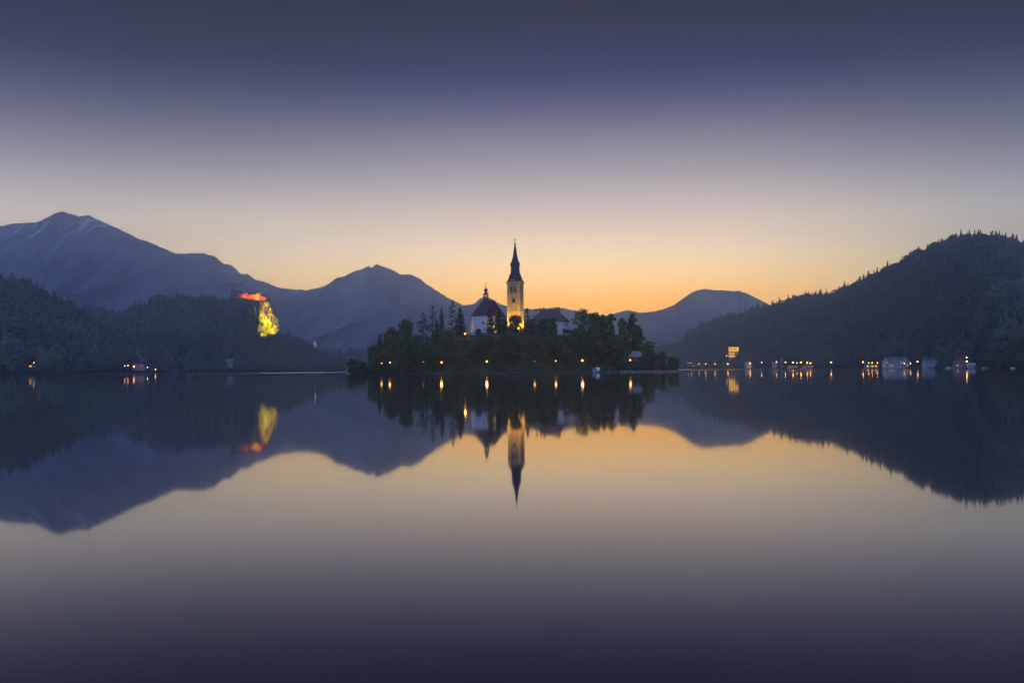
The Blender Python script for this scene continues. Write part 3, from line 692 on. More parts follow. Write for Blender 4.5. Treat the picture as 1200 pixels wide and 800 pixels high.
for s in (-1, 1):
    for y_ in (-hl + 3.4, -hl + 9.5, hl - 2.5):
        xa = s * hw; b_ = MB(); b_.box(min(xa + s * 0.02, xa + s * 0.9), max(xa + s * 0.02, xa + s * 0.9), y_ - 0.5, y_ + 0.5, -3, ez * 0.75); b_.build("buttress", M["plaster"], ch)
    for y_ in (-hl + 6.4, hl - 5.6):
        o = arch("nave_window", 1.3, 4.2, ez * 0.38, 0, 0, M["trim"], M["glass"], ch, 0.0); o.rotation_euler = (0, 0, s * math.pi / 2); o.location = (s * hw, y_, 0)
arch("apse_window", 0.9, 1.5, ez * 0.62, 1.6, 0, M["trim"], M["glass"], ch, hl)
arch("apse_door", 1.5, 2.7, 1.2, 1.9, 0, M["trim"], M["wood"], ch, hl)
tx, ty = 0.0, -hl + 8.6
tu = MB().lathe([(1.5, rz_ - 2.2), (1.5, rz_ + 0.2), (1.25, rz_ + 0.3)], 8, (tx, ty)).build("turret", M["copper"], ch)
pm = MB()
for k in range(8):
    a = 2 * math.pi * k / 8 + 0.39; pm.box(tx + 1.12 * math.cos(a) - 0.19, tx + 1.12 * math.cos(a) + 0.19, ty + 1.12 * math.sin(a) - 0.19, ty + 1.12 * math.sin(a) + 0.19, rz_ + 0.3, rz_ + 2.5)
pm.build("arcade", M["copper"], tu)
q = rz_ + 2.5
MB().lathe([(1.3, q), (1.75, q + 0.1), (1.7, q + 0.3), (0.95, q + 0.9), (0.62, q + 1.3), (0.75, q + 1.5), (1.12, q + 2.1), (1.08, q + 2.7), (0.65, q + 3.2), (0.28, q + 3.7), (0.12, q + 4.5), (0.06, q + 5.2)], 12, (tx, ty)).build("onion_cap", M["copper"], tu, True)
cr = MB(); cr.box(tx - 0.07, tx + 0.07, ty - 0.07, ty + 0.07, q + 5.1, q + 6.8); cr.box(tx - 0.45, tx + 0.45, ty - 0.06, ty + 0.06, q + 5.9, q + 6.1); cr.build("cross", M["copper"], tu)

# --- priest's house
HY = 548.0; hx = P(645, 400, HY).x
hs = thing("house", "large pale house with brown hipped roof and brick chimneys right of the bell tower", "house", (hx, HY + 4.5, 13.5), YAW)
hs["label"] = "large pale hipped-roof house with brick chimneys beside the bell tower"
hz_ = lambda py: P(645, py, HY).z - 13.5
he, hr = hz_(376.8), hz_(362.0); a_, b__ = 9.2, 5.4
MB().box(-a_, a_, -b__, b__, -4, he).build("wall", M["plaster"], hs)
ea, eb = a_ + 0.75, b__ + 0.75
MB().add([(-ea, -eb, he - 0.05), (ea, -eb, he - 0.05), (ea, eb, he - 0.05), (-ea, eb, he - 0.05), (-4.2, 0, hr), (4.2, 0, hr), (-ea, -eb, he + 0.2), (ea, -eb, he + 0.2), (ea, eb, he + 0.2), (-ea, eb, he + 0.2)],
         [(6, 7, 5, 4), (7, 8, 5), (8, 9, 4, 5), (9, 6, 4), (0, 3, 2, 1), (0, 1, 7, 6), (1, 2, 8, 7), (2, 3, 9, 8), (3, 0, 6, 9)]).build("roof", M["brownroof"], hs)
def chimney(x, y, z, h, par):
    b_ = MB(); b_.box(x - 0.42, x + 0.42, y - 0.42, y + 0.42, z - 1.6, z + h); b_.box(x - 0.6, x + 0.6, y - 0.6, y + 0.6, z + h, z + h + 0.22)
    b_.box(x - 0.3, x + 0.3, y - 0.3, y + 0.3, z + h + 0.22, z + h + 0.5); return b_.build("chimney", M["brick"], par)
for x_, y_, h_ in ((-5.9, 1.0, 1.0), (-4.0, 1.1, 1.3), (3.5, 0.9, 1.2), (5.0, 0.8, 1.35)): chimney(x_, y_, hr - 0.5, h_, hs)
def window(par, m_frame, m_pane, x, y, z, w_, h_, nx, ny):
    """a framed window on a wall whose outward normal is (nx, ny)"""
    t_ = Vector((-ny, nx, 0)); n_ = Vector((nx, ny, 0)); c_ = Vector((x, y, z))
    def slab(a0, a1, b0, b1, d0, d1, mb):
        v_ = [c_ + t_ * a + n_ * d + Vector((0, 0, b)) for b in (b0, b1) for d in (d0, d1) for a in (a0, a1)]
        mb.add(v_, [(0, 2, 3, 1), (4, 5, 7, 6), (0, 1, 5, 4), (2, 6, 7, 3), (0, 4, 6, 2), (1, 3, 7, 5)])
    fr = MB(); g = min(0.14, w_ * 0.12)
    slab(-w_ / 2, w_ / 2, 0, g, -0.05, 0.09, fr); slab(-w_ / 2, w_ / 2, h_ - g, h_, -0.05, 0.09, fr); slab(-w_ / 2, -w_ / 2 + g, g, h_ - g, -0.05, 0.09, fr); slab(w_ / 2 - g, w_ / 2, g, h_ - g, -0.05, 0.09, fr)
    slab(-g * 0.3, g * 0.3, g, h_ - g, -0.05, 0.07, fr)
    fo = fr.build("window", m_frame, par); pa = MB(); slab(-w_ / 2 + g, w_ / 2 - g, g, h_ - g, -0.04, 0.03, pa); pa.build("pane", m_pane, fo); return fo
for x_ in (-6.5, -2.6, 1.3, 5.2):
    for z_ in (he - 3.2, he - 7.0): window(hs, M["trim"], M["glass"], x_, -b__, z_, 1.2, 1.8, 0, -1)
for y_ in (-2.4, 1.0): window(hs, M["trim"], M["glass"], a_, y_, he - 2.9, 1.25, 1.7, 1, 0)
MB().box(a_ + 0.02, a_ + 4.3, -b__ + 0.4, b__ - 0.5, -5, he - 6.6).build("annex_wall", M["plaster"], hs)
MB().add([(a_ + 0.02, -b__ - 0.2, he - 4.0), (a_ + 5.1, -b__ - 0.2, he - 6.2), (a_ + 5.1, b__, he - 6.2), (a_ + 0.02, b__, he - 4.0), (a_ + 0.02, -b__ - 0.2, he - 6.7), (a_ + 5.1, -b__ - 0.2, he - 6.7), (a_ + 5.1, b__, he - 6.7), (a_ + 0.02, b__, he - 6.7)],
         [(0, 1, 2, 3), (4, 7, 6, 5), (0, 4, 5, 1), (1, 5, 6, 2), (2, 6, 7, 3), (3, 7, 4, 0)]).build("annex_roof", M["shingle"], hs)
window(hs, M["trim"], M["glass"], a_ + 2.2, -b__ + 0.4, he - 10.8, 1.2, 2.4, 0, -1); window(hs, M["trim"], M["glass"], a_ + 4.3, -1.5, he - 10.8, 1.2, 2.2, 1, 0)

# --- terrace wall under the church, pale gable among the trees, boathouse
tp = P(552, 396, 536); tl = thing("terrace_wall", "rough brown stone terrace wall under the white church", "wall", (tp.x, 536, 14.2), -R(4))
b_ = MB(); b_.box(-11, 15, -0.6, 0.6, -3, 4.1); b_.build("wall", M["rubble"], tl); MB().box(-11.2, 15.2, -0.78, 0.78, 4.105, 4.45).build("coping", M["trim"], tl)
def gable_house(name, label, cat, px, py_base, D, w_, d_, h_, roof_h, wall, roof, yaw=0.0, wins=(), chim=0, hip=0.0, group=None, z=None, ov=0.5, door=False, lit=None):
    p = P(px, py_base, D); o = thing(name, label, cat, (p.x, D + d_ / 2, p.z if z is None else z), yaw, group)
    w2, d2 = w_ / 2, d_ / 2
    wl = MB().box(-w2, w2, -d2, d2, -2.5, h_)
    if not hip: wl.add([(-w2, -d2, h_), (-w2, d2, h_), (-w2, 0, h_ + roof_h * 0.97), (w2, -d2, h_), (w2, d2, h_), (w2, 0, h_ + roof_h * 0.97)], [(0, 2, 1), (3, 4, 5), (0, 3, 5, 2), (1, 2, 5, 4)])
    wl.build("wall", wall, o)
    W2, D2 = w2 + ov, d2 + ov; hx_ = max(0.0, W2 - hip)
    rv = [(-W2, -D2, h_ - 0.15), (W2, -D2, h_ - 0.15), (W2, D2, h_ - 0.15), (-W2, D2, h_ - 0.15), (-hx_, 0, h_ + roof_h), (hx_, 0, h_ + roof_h)]
    rv += [(x_, y_, z_ + 0.3) for x_, y_, z_ in rv]
    rf_ = MB().add(rv, [(6, 7, 11, 10), (8, 9, 10, 11), (7, 8, 11), (9, 6, 10), (0, 4, 5, 1), (2, 5, 4, 3), (1, 5, 2), (3, 4, 0), (0, 1, 7, 6), (1, 2, 8, 7), (2, 3, 9, 8), (3, 0, 6, 9)]).build("roof", roof, o)
    for k in range(chim): chimney(-w2 * 0.4 + k * w2 * 0.8, 0, h_ + roof_h, 0.9, rf_)
    for (x_, z_, ww, hh, m_) in wins: window(o, M["trim"], M[m_], x_, -d2, z_, ww, hh, 0, -1)
    for s in (-1, 1): window(o, M["trim"], M["glass"], s * w2, 0, h_ * 0.55, 1.0, 1.3, s, 0)
    if door: window(o, M["wood"], M["wood"], door if door is not True else 0, -d2, 0.05, 1.2, 2.1, 0, -1)
    return o
gable_house("chapel", "small pale gabled chapel peeking out between the island trees", "chapel", 686, 388, 552, 4.2, 7, 6.2, 2.4, M["plaster"], M["brownroof"], R(70), [(0, 2.5, 0.9, 1.4, "glass")], z=14.0)
gable_house("boathouse", "low boathouse with pale roof half hidden at the end of the island", "boathouse", 746, 415, 535, 7.0, 6.0, 3.0, 2.8, M["wood"], M["paleroof"], R(-25), [(-1.4, 1.2, 1.0, 1.1, "glass")], z=5.2, door=1.2)

# --- quay, jetty, boat
qp = P(762, 435, 508.5)
qy = thing("stone_quay", "low grey stone quay along the tip of the island", "quay", (qp.x, 509, 0), R(7))
b_ = MB(); b_.box(-15, 15, -1.6, 3.5, -1, 0.55); b_.build("quay_wall", M["bank"], qy); b_ = MB()
for k in range(12): b_.box(-15 + k * 2.5 + 0.03, -12.53 + k * 2.5, -1.85, 3.4, 0.555, 0.80)
b_.build("paving", M["bank"], qy)
jp = P(712, 434, 509)
jt = thing("jetty", "narrow wooden jetty beside the white covered boat", "jetty", (jp.x, 508, 0), R(10))
b_ = MB()
for k in range(22): b_.box(-4.6 + k * 0.42, -4.22 + k * 0.42, -0.7, 0.7, 0.56, 0.63)
b_.build("deck", M["wood"], jt); b_ = MB().box(-4.6, 4.6, -0.62, -0.5, 0.4, 0.555); b_.box(-4.6, 4.6, 0.5, 0.62, 0.4, 0.555); b_.build("beam", M["wood"], jt)
for x_ in (-4.3, 0, 4.3):
    for y_ in (-0.6, 0.6): MB().tube([(x_, y_ * 1.25, -1.2), (x_, y_ * 1.25, 0.95)], [0.09, 0.08], 7).build("post", M["wood"], jt)
bp = P(698.8, 434.6, 506)
bt = thing("rowing_boat", "white covered rowing boat moored at the island beside the jetty", "boat", (bp.x, 506.5, 0), R(62))
sec = []; n_ = 13
for k in range(n_):
    t = k / (n_ - 1); wdt = 1.05 * math.sin(math.pi * (0.06 + 0.88 * t)) ** 0.7; rise = 0.45 * (2 * t - 1) ** 2
    x_ = -3.6 + 7.2 * t
    sec.append([(x_, -wdt, 0.62 + rise), (x_, -wdt * 0.82, 0.10 + rise * 0.5), (x_, 0, -0.12 + rise * 0.4), (x_, wdt * 0.82, 0.10 + rise * 0.5), (x_, wdt, 0.62 + rise), (x_, wdt * 0.9, 0.58 + rise), (x_, 0, 0.14 + rise * 0.5), (x_, -wdt * 0.9, 0.58 + rise)])
MB().add([p for s_ in sec for p in s_], [(i_ * 8 + k, (i_ + 1) * 8 + k, (i_ + 1) * 8 + (k + 1) % 8, i_ * 8 + (k + 1) % 8) for i_ in range(n_ - 1) for k in range(8)] + [tuple(range(8)), tuple((n_ - 1) * 8 + k for k in range(8))[::-1]]).build("hull", M["hull"], bt)
for x_ in (-1.9, 0, 1.9):
    for s in (-1, 1): MB().bar((x_, s * 0.92, 0.6), (x_, s * 0.92, 2.05), 0.06).build("canopy_post", M["iron"], bt)
n_ = 9; v_ = []
for x_ in (-2.3, 2.3):
    for o_ in (0, 0.05):
        for k in range(n_): a = math.pi * k / (n_ - 1); v_.append((x_, -1.15 * math.cos(a), 1.95 + o_ + 0.62 * math.sin(a)))
f_ = [(k, k + 1, 2 * n_ + k + 1, 2 * n_ + k) for k in range(n_ - 1)] + [(n_ + k + 1, n_ + k, 3 * n_ + k, 3 * n_ + k + 1) for k in range(n_ - 1)] + [(k, n_ + k, n_ + k + 1, k + 1) for k in range(n_ - 1)] + [(2 * n_ + k, 2 * n_ + k + 1, 3 * n_ + k + 1, 3 * n_ + k) for k in range(n_ - 1)]
MB().add(v_, f_).build("canopy", M["canvas"], bt)
for s in (-1, 1): MB().box(-2.2, 2.2, s * 1.10 - 0.02, s * 1.10 + 0.02, 0.95, 1.95).build("side_curtain", M["canvas"], bt)
for x_ in (-1.2, 0.1, 1.3): MB().box(x_ - 0.15, x_ + 0.15, -0.85, 0.85, 0.45, 0.51).build("bench", M["wood"], bt)

# --- island lamps
def lamp(label, px, py, D, m_, rad=0.36, hgt=4.0, ground=None, group="lamp posts round the island", watts=0.0, color=(1, 0.5, 0.14)):
    p = P(px, py, D); g = max(0.2, ground if ground is not None else p.z - hgt)
    o = thing("lamp_post", label, "lamp", (p.x, D, g), 0, group); h = p.z - g
    MB().tube([(0, 0, -0.6), (0, 0, h * 0.5), (0, 0, h - rad * 0.9)], [0.10, 0.075, 0.06], 7).build("pole", M["iron"], o)
    hd = MB().lathe([(0.1, h - rad), (rad * 0.7, h - rad * 0.95), (rad * 0.75, h - rad * 0.85)], 10).build("lamp_head", M["iron"], o)
    MB().lathe([(rad * math.cos(a), h + rad * math.sin(a)) for a in np.linspace(-1.2, 1.45, 8)], 12).build("globe", M[m_], hd, True)
    if m_ == "lamp": MB().lathe([(rad * 2.1 * math.cos(a), h + rad * 2.1 * math.sin(a)) for a in np.linspace(-1.5, 1.5, 12)], 16).build("lamp_halo", M["halo"], hd, True)  # added glowing shell round the globe, imitates lens halo
    if watts:
        l = bpy.data.lights.new("lamp_light", 'POINT'); l.energy = watts * 0.14; l.color = color; l.shadow_soft_size = 0.6
        lo = bpy.data.objects.new("lamp_light", l); COL.objects.link(lo); lo.parent = o; lo.location = (0, -0.9, h + 0.1)
    return o
lamp("dimmer lamp of the close pair at the bushy tip of the island", 447.3, 425.6, 521, "lampdim", 0.30, watts=250)
lamp("brighter lamp of the close pair at the bushy tip of the island", 457, 424.6, 519, "lamp", 0.34, watts=500)
lamp("bright orange shore lamp under the tall conifers beside the church", 517.5, 424.5, 511, "lamp", 0.40, watts=1600)
lamp("bright orange shore lamp directly below the church turret", 570.5, 423.5, 509, "lamp", 0.40, watts=1600)
lamp("orange lamp on the terrace at the corner of the white church", 545, 391, 532, "lamp", 0.40, 4.0, watts=1500)
lamp("faint yellow lamp almost hidden in leaves below the bell tower", 626.5, 423, 514, "lampdim", 0.18, watts=300)
lamp("small dull lamp on the shore below the hipped-roof house", 651.3, 422.7, 511, "lampdim", 0.36, watts=500)
lamp("brightest orange shore lamp, next to the moored covered boat", 682.5, 422.3, 508, "lamp", 0.46, watts=2200)
lamp("small orange shore lamp below the boathouse at the island's end", 738.5, 421.8, 511, "lamp", 0.36, watts=700)
lamp("tiny white lamp among the dark shore bushes of the island", 496, 424, 513, "lampwhite", 0.16)

# --- floodlights
def flood(label, x, y, z, tx_, ty_, tz_, watts, angle, color, size=1.0, blend=0.6, scale=1.0):
    d = Vector((tx_ - x, ty_ - y, tz_ - z)); rz = math.atan2(d.y, d.x) - math.pi / 2
    o = thing("floodlight", label, "floodlight", (x, y, z), rz)
    h = MB(); k = scale
    h.box(-0.35 * k, 0.35 * k, -0.22 * k, 0.16 * k, 0.25 * k, 0.70 * k); h.build("housing", M["iron"], o)
    MB().box(-0.3 * k, 0.3 * k, 0.162 * k, 0.19 * k, 0.3 * k, 0.66 * k).build("lens", M["flood"], o)
    b_ = MB(); b_.box(-0.42 * k, -0.36 * k, -0.06 * k, 0.06 * k, -0.3, 0.5 * k); b_.box(0.36 * k, 0.42 * k, -0.06 * k, 0.06 * k, -0.3, 0.5 * k); b_.box(-0.36 * k, 0.36 * k, -0.06 * k, 0.06 * k, -0.3, 0.08 * k); b_.build("bracket", M["iron"], o)
    l = bpy.data.lights.new("flood_light", 'SPOT'); l.energy = watts; l.color = color; l.spot_size = angle; l.spot_blend = blend; l.shadow_soft_size = size
    lo = bpy.data.objects.new("flood_light", l); COL.objects.link(lo)
    q_ = (Vector((0, 0, -1))).rotation_difference(d)
    lo.rotation_mode = 'QUATERNION'; lo.rotation_quaternion = q_; lo.location = Vector((x, y, z + 0.5 * k)) + d.normalized() * (0.6 * k)
    lo.parent = o; lo.matrix_parent_inverse = (Matrix.Translation((x, y, z)) @ Matrix.Rotation(rz, 4, 'Z')).inverted()
    return o
YEL = (1.0, 0.60, 0.05)
c_, s_ = math.cos(YAW), math.sin(YAW)
def tloc(x, y): return TX + x * c_ - y * s_, TY + x * s_ + y * c_
for lab, lx, ly, hx_, hy_, hh, wt in (("yellow floodlight at the foot of the tower's broad front", -2.5, -9.0, 0, -W, 19, 40000), ("yellow floodlight close under the bright corner of the tower", 5.5, -7.0, W, -W, 9, 36000),
                                 ("yellow floodlight beside the tower's narrow shaded face", 8.5, 0.5, W, 0, 12, 30000)):
    x_, y_ = tloc(lx, ly); tx2, ty2 = tloc(hx_, hy_); z_ = max(iz(x_, y_), 18.6); flood(lab, x_, y_, z_ + 0.3, tx2, ty2, T0 + hh, wt, R(85), YEL)
x_, y_ = P(581, 390, 543).x, 543; flood("yellow floodlight in the trees between church and bell tower", x_, y_, iz(x_, y_) + 0.3, x_ - 1.5, 549, 28, 6500, R(100), YEL)
x_, y_ = P(541, 390, 553).x, 553; flood("yellow floodlight behind the terrace lamp, lighting the church corner", x_, y_, iz(x_, y_) + 0.3, x_ + 6, 552, 26, 2600, R(80), YEL)
x_, y_ = P(528, 390, 549).x, 549; flood("yellow floodlight among the trunks of the tall conifers", x_, y_, iz(x_, y_) + 0.3, x_ + 1, 546, 26, 3500, R(110), YEL)

# --- island trees: kind, px, top py, width px, distance, label
trees = [
    ("c", 445, 392, 15, 548, "small dark cone-shaped tree nearest the island's bushy tip"),
    ("b", 437, 404, 13, 540, "low rounded tree leaning out from the island's bushy tip"),
    ("b", 459, 384, 22, 542, "broad bushy tree just inside the small cone-shaped one"),
    ("b", 475, 373.5, 19, 550, "leafy tree with spreading top between bushy tree and airy pine"),
    ("p", 496, 365, 20, 552, "tall airy pine with bare trunk showing below its crown"),
    ("p", 507, 358.5, 12, 556, "slim pine with open tufts behind the airy pine"),
    ("c", 512, 376, 9, 540, "narrow very dark conifer in front of the two slim ones"),
    ("c", 517.5, 360.5, 10, 556, "slim pointed conifer just behind the narrow very dark one"),
    ("p", 530, 352.5, 13, 551, "tallest ragged conifer left standing highest beside the church"),
    ("c", 539, 360.5, 15, 547, "dense broad green conifer next to the church wall"),
    ("c", 574.5, 360, 10, 540, "slender conifer covering the church's far corner"),
    ("c", 584, 361, 10, 544, "slender conifer between church and tower, lit yellow from behind"),
    ("b", 591, 373, 9, 545, "short bushy tree against the foot of the tower"),
    ("b", 603, 368.5, 17, 543, "rounded tree in front of the bell tower base"),
    ("c", 617.5, 361, 9, 560, "narrow tree close beside the tower, lit yellow-green"),
    ("p", 628.5, 362, 8, 552, "thin tree rising past the house's ridge end"),
    ("b", 622, 374, 16, 540, "broad tree covering the hidden end of the house"),
    ("b", 636, 373, 17, 535, "broad tree in front of the middle of the house wall"),
    ("b", 647.5, 372.5, 12, 538, "pale green tree in front of the house roof edge"),
    ("b", 641, 392, 16, 528, "low dark tree on the slope below the house front"),
    ("o", 682, 361.5, 22, 553, "wide open-branched tree just beyond the house annex"),
    ("b", 697, 366, 17, 556, "round tree behind the small pale chapel"),
    ("b", 706, 368, 15, 546, "middle tree of the rounded clump beyond the chapel"),
    ("b", 716, 367, 13, 549, "last rounded tree of the clump beyond the chapel"),
    ("s", 728.5, 372, 13, 543, "light green tree between the clump and the tall forked tree"),
    ("b", 741, 366.5, 15, 548, "tall lobed dark tree, highest near the island's boathouse end"),
    ("b", 748, 381, 12, 545, "shorter dark tree tucked beneath the tall lobed one"),
    ("s", 759, 399, 17, 531, "light green round tree beside the boathouse"),
    ("o", 776.5, 411, 12, 530, "small thin tree with visible stem near the quay"),
    ("b", 788, 417.5, 15, 524, "round dark bush-like tree at the very tip above the quay"),
    ("g", 769, 415, 12, 525, "greyish small tree between the light green one and the quay"),
    ("t", 414.5, 420.5, 15, 535, "leaning bush overhanging the water off the island's tip"),
    ("b", 423, 424, 14, 533, "low bush linking the overhanging one to the island"),
    ("b", 524, 386, 17, 535, "mid-slope tree under the tall conifers"),
    ("b", 487, 392, 18, 536, "mid-slope tree under the airy pine"),
    ("b", 556, 400, 18, 522, "small tree below the terrace wall"),
    ("b", 586, 395, 20, 526, "mid-slope tree below the gap between church and tower"),
    ("b", 610, 397, 20, 525, "mid-slope tree below the bell tower"),
    ("b", 660, 402, 20, 522, "mid-slope tree below the house annex"),
    ("b", 692, 386, 22, 533, "mid-slope tree below the small chapel"),
    ("b", 720, 392, 20, 531, "mid-slope tree below the light green tree"),
    ("b", 676, 385, 16, 540, "dark tree hiding the side of the house annex"),
    ("b", 470, 400, 18, 531, "mid-slope tree below the bushy and spreading trees"),
    ("b", 561, 385.5, 7, 537, "small shrubby tree against the white church wall"),
    ("b", 451, 401, 16, 529, "leafy tree right behind the close pair of lamps"),
    ("b", 503, 398, 18, 527, "leafy tree behind the tiny white shore lamp"),
    ("b", 514, 404, 18, 521, "dark tree just above the bright lamp under the conifers"),
    ("b", 535, 397, 16, 525, "leafy tree between terrace lamp and the bright lamp under the conifers"),
    ("b", 545, 408, 18, 517, "low shore tree under the terrace lamp"),
    ("u", 571, 398, 18, 526, "dark tree below the covered corner of the church"),
    ("b", 578, 408, 20, 518, "low shore tree just past the lamp below the turret"),
    ("u", 598, 405, 20, 518, "low shore tree below the tower's broad front"),
    ("b", 622, 395, 18, 527, "leafy tree above the faint hidden lamp"),
    ("u", 637, 406, 20, 519, "low shore tree between the faint hidden lamp and the dull one"),
    ("b", 653, 394, 13, 530, "leafy tree close under the house corner"),
    ("u", 664, 410, 18, 517, "low shore tree between the dull lamp and the brightest one"),
    ("b", 671, 396, 14, 532, "leafy tree below the annex window"),
    ("u", 700, 398, 20, 524, "dark tree standing behind the moored boat"),
    ("b", 711, 388, 18, 537, "leafy tree under the rounded clump"),
    ("u", 727, 402, 18, 522, "dark tree between boat and boathouse"),
    ("b", 733, 388, 14, 538, "leafy tree filling in under the tall lobed one"),
    ("u", 468, 411, 20, 520, "low shore tree past the brighter lamp of the close pair"),
    ("u", 490, 409, 20, 519, "low shore tree in front of the airy pine's trunk"),
    ("c", 480, 384, 10, 541, "slim dark conifer between spreading tree and airy pine"),
    ("u", 440, 415, 14, 527, "low bush in front of the rounded leaning tree"),
]
def place_tree(kind, px, py, wpx, D, label, group="trees of the island", ground=None, name=None, leaf=None, nmul=1.0):
    p = P(px, py, D); g = (max(0.4, iz(p.x, D)) if ground is None else ground) - 0.4; h = p.z - g; wd = wpx * D / F
    rng = np.random.default_rng(int(px * 7 + D)); lf = (leaf or 0.64)
    nm = name or {"c": "conifer", "p": "pine_tree"}.get(kind, "broadleaf_tree")
    if kind == "c": tr, v, f, t = conifer(h, wd * 1.45, rng, 0.60, base=0.08, dens=1.0, sparse=0.15, column=0.8); mm_ = M["spruce"]
    elif kind == "p": tr, v, f, t = conifer(h, wd * 1.3, rng, 0.66, base=0.20, dens=1.0, sparse=0.75, column=0.5); mm_ = M["spruce"]
    else:
        n_ = int(np.clip(22.0 * wd * max(h * 0.75, wd), 900, 9000) * (0.5 if kind == "o" else 1.0) * nmul)
        tr, v, f, t = broadleaf(h, wd * 1.1, rng, n_, lf * (0.85 if kind == "o" else 1), base=0.25 if kind == "o" else 0.06, lobes=22 if h > 1.2 * wd else 14, open_=0.6 if kind == "o" else 0.15, lean=-0.2 if kind == "t" else 0.0)
        mm_ = {"s": M["spring"], "g": M["beech"]}.get(kind, M["under"] if kind == "u" or int(px) % 3 == 0 else M["broad"])
    o = thing(nm, label, "tree", (p.x, D, g), 0, group)
    tr.build("trunk", M["bark"], o); link_mesh("crown", np_mesh("crown", v, f, t), mm_, o)
    return o
for t_ in trees: place_tree(*t_)

# undergrowth: low scrub all over the island's slopes
rng = np.random.default_rng(5)
Cs = []
for k in range(5200):
    x = IC[0] + (rng.random() * 2 - 1) * 90; y = 506 + rng.random() * 60
    z = iz(x, y)
    if z < 0.75 or z > 19.8: continue
    d = 0.5 + 0.5 * fbm(np.array([x / 9]), np.array([y / 9]), 2, 33)[0]
    hb = (1.3 + 4.6 * rng.random() ** 1.5) * d * (0.5 if z < 1.6 else 1); n_ = 30
    c = rng.normal(size=(n_, 3)) * np.array((0.9, 0.9, 0.35)) * hb * 0.55; c[:, 2] = np.abs(c[:, 2]) * 1.6
    Cs.append(c + np.array((x, y, z - 0.1)))
Cs = np.concatenate(Cs); v, f = quad_cloud(Cs, 0.55 * (0.6 + 0.8 * rng.random(len(Cs))), rng)
tag(link_mesh("undergrowth", np_mesh("undergrowth", v, f, np.repeat(np.clip(fbm(Cs[:, 0] / 7 + 40, Cs[:, 1] / 7 + 40, 2, 12) * 0.7 + 0.35 * rng.random(len(Cs)), 0, 1), 4)), M["under"]), kind="stuff")

# trees on the near spit at the edge of the dome-shaped hill
for k_, (px, py, wp, D, lab) in enumerate(((1202, 386, 36, 760, "tallest brownish broad tree on the spit under the dome-shaped hill"), (1187, 396, 26, 774, "brownish round tree next to the tallest one on the spit"),
                                   (1175, 406, 20, 784, "mid-sized greyish tree on the spit, between brownish round tree and low green one"), (1164, 413, 15, 838, "low green tree on the spit nearest the gabled lakeside house"),
                                   (1154, 414.5, 14, 905, "small green bush-like tree beside the gabled lakeside house"), (1224, 378, 38, 735, "broad brownish tree at the very edge of the spit"))):
    place_tree("s" if k_ in (3, 4) else "g", px, py, wp, D, lab, "trees on the spit", ground=1.0, leaf=0.9, nmul=0.8)

# ------------------------------------------------------------------ castle, crane, lights on the hill
def Bz(px, t): return B_s(np.array([px], float), np.array([t], float))[0]
KY = 1738.0
kp = P(277, 349, KY)
ca = thing("castle", "medieval hilltop castle with red-lit curtain wall above the cliff", "castle", (kp.x, KY, 0), 0)
kz = lambda py: P(290, py, KY).z
kx = lambda px: P(px, 350, KY).x - kp.x
MB().box(kx(270.3), kx(283.5), 0, 14, kz(356), kz(343.2)).build("keep", M["keep"], ca)
a0, a1 = kx(269.8), kx(284)
MB().add([(a0, -0.7, kz(343.2) + 0.01), (a1, -0.7, kz(343.2) + 0.01), (a1, 14.7, kz(343.2) + 0.01), (a0, 14.7, kz(343.2) + 0.01), (a0 + 4, 7, kz(339.4)), (a1 - 5, 7, kz(339.9))], [(0, 1, 5, 4), (1, 2, 5), (2, 3, 4, 5), (3, 0, 4), (0, 3, 2, 1)]).build("keep_roof", M["brownroof"], ca)
for k in range(4): window(ca, M["trim"], M["glass"], kx(272 + k * 3.0), 0, kz(347), 1.2, 2.0, 0, -1)
wallpts = [(283.6, 344.6, 345.2), (290, 345.2, 346), (297, 346.0, 347), (304, 347.2, 348.2), (309, 348.8, 350), (312.5, 351.0, 352)]
v_, f_ = [], []
for px, yt, yb in wallpts:
    for dy in (0, 2.0):
        for zz_ in (kz(yb + 3), kz(yt)): v_.append((kx(px), -4 + dy + (px - 283) * 0.15, zz_))
for k in range(len(wallpts) - 1):
    b0, b1 = 4 * k, 4 * k + 4; f_ += [(b0, b1, b1 + 1, b0 + 1), (b0 + 2, b0 + 3, b1 + 3, b1 + 2), (b0 + 1, b1 + 1, b1 + 3, b0 + 3), (b0, b0 + 2, b1 + 2, b1)]
f_ += [(0, 1, 3, 2), tuple(4 * (len(wallpts) - 1) + q for q in (0, 2, 3, 1))]
MB().add(v_, f_).build("curtain_wall", M["castle"], ca)
me_ = MB()
for k in range(22):
    px = 284.5 + k * 1.27; yt = np.interp(px, [a[0] for a in wallpts], [a[1] for a in wallpts]); x_ = kx(px); y_ = -4 + (px - 283) * 0.15
    me_.box(x_ - 0.6, x_ + 0.6, y_ + 0.15, y_ + 1.85, kz(yt) - 0.3, kz(yt) + 1.3)
me_.build("battlement", M["castle"], ca)
for px0_, px1_, ye, yr, nm in ((285, 293, 344.0, 341.8, "hall"), (294.5, 301, 344.8, 342.6, "hall"), (303, 308.5, 346.6, 344.8, "hall")):
    hm = MB().box(kx(px0_), kx(px1_), 4, 12, kz(354), kz(ye)).build(nm, M["castle"], ca)
    a0, a1 = kx(px0_) - 0.5, kx(px1_) + 0.5; ze = kz(ye) + 0.01
    MB().add([(a0, 3.4, ze), (a1, 3.4, ze), (a1, 12.6, ze), (a0, 12.6, ze), (a0 + 2, 8, kz(yr)), (a1 - 2, 8, kz(yr))], [(0, 1, 5, 4), (1, 2, 5), (2, 3, 4, 5), (3, 0, 4), (0, 3, 2, 1)]).build("hall_roof", M["brownroof"], hm)
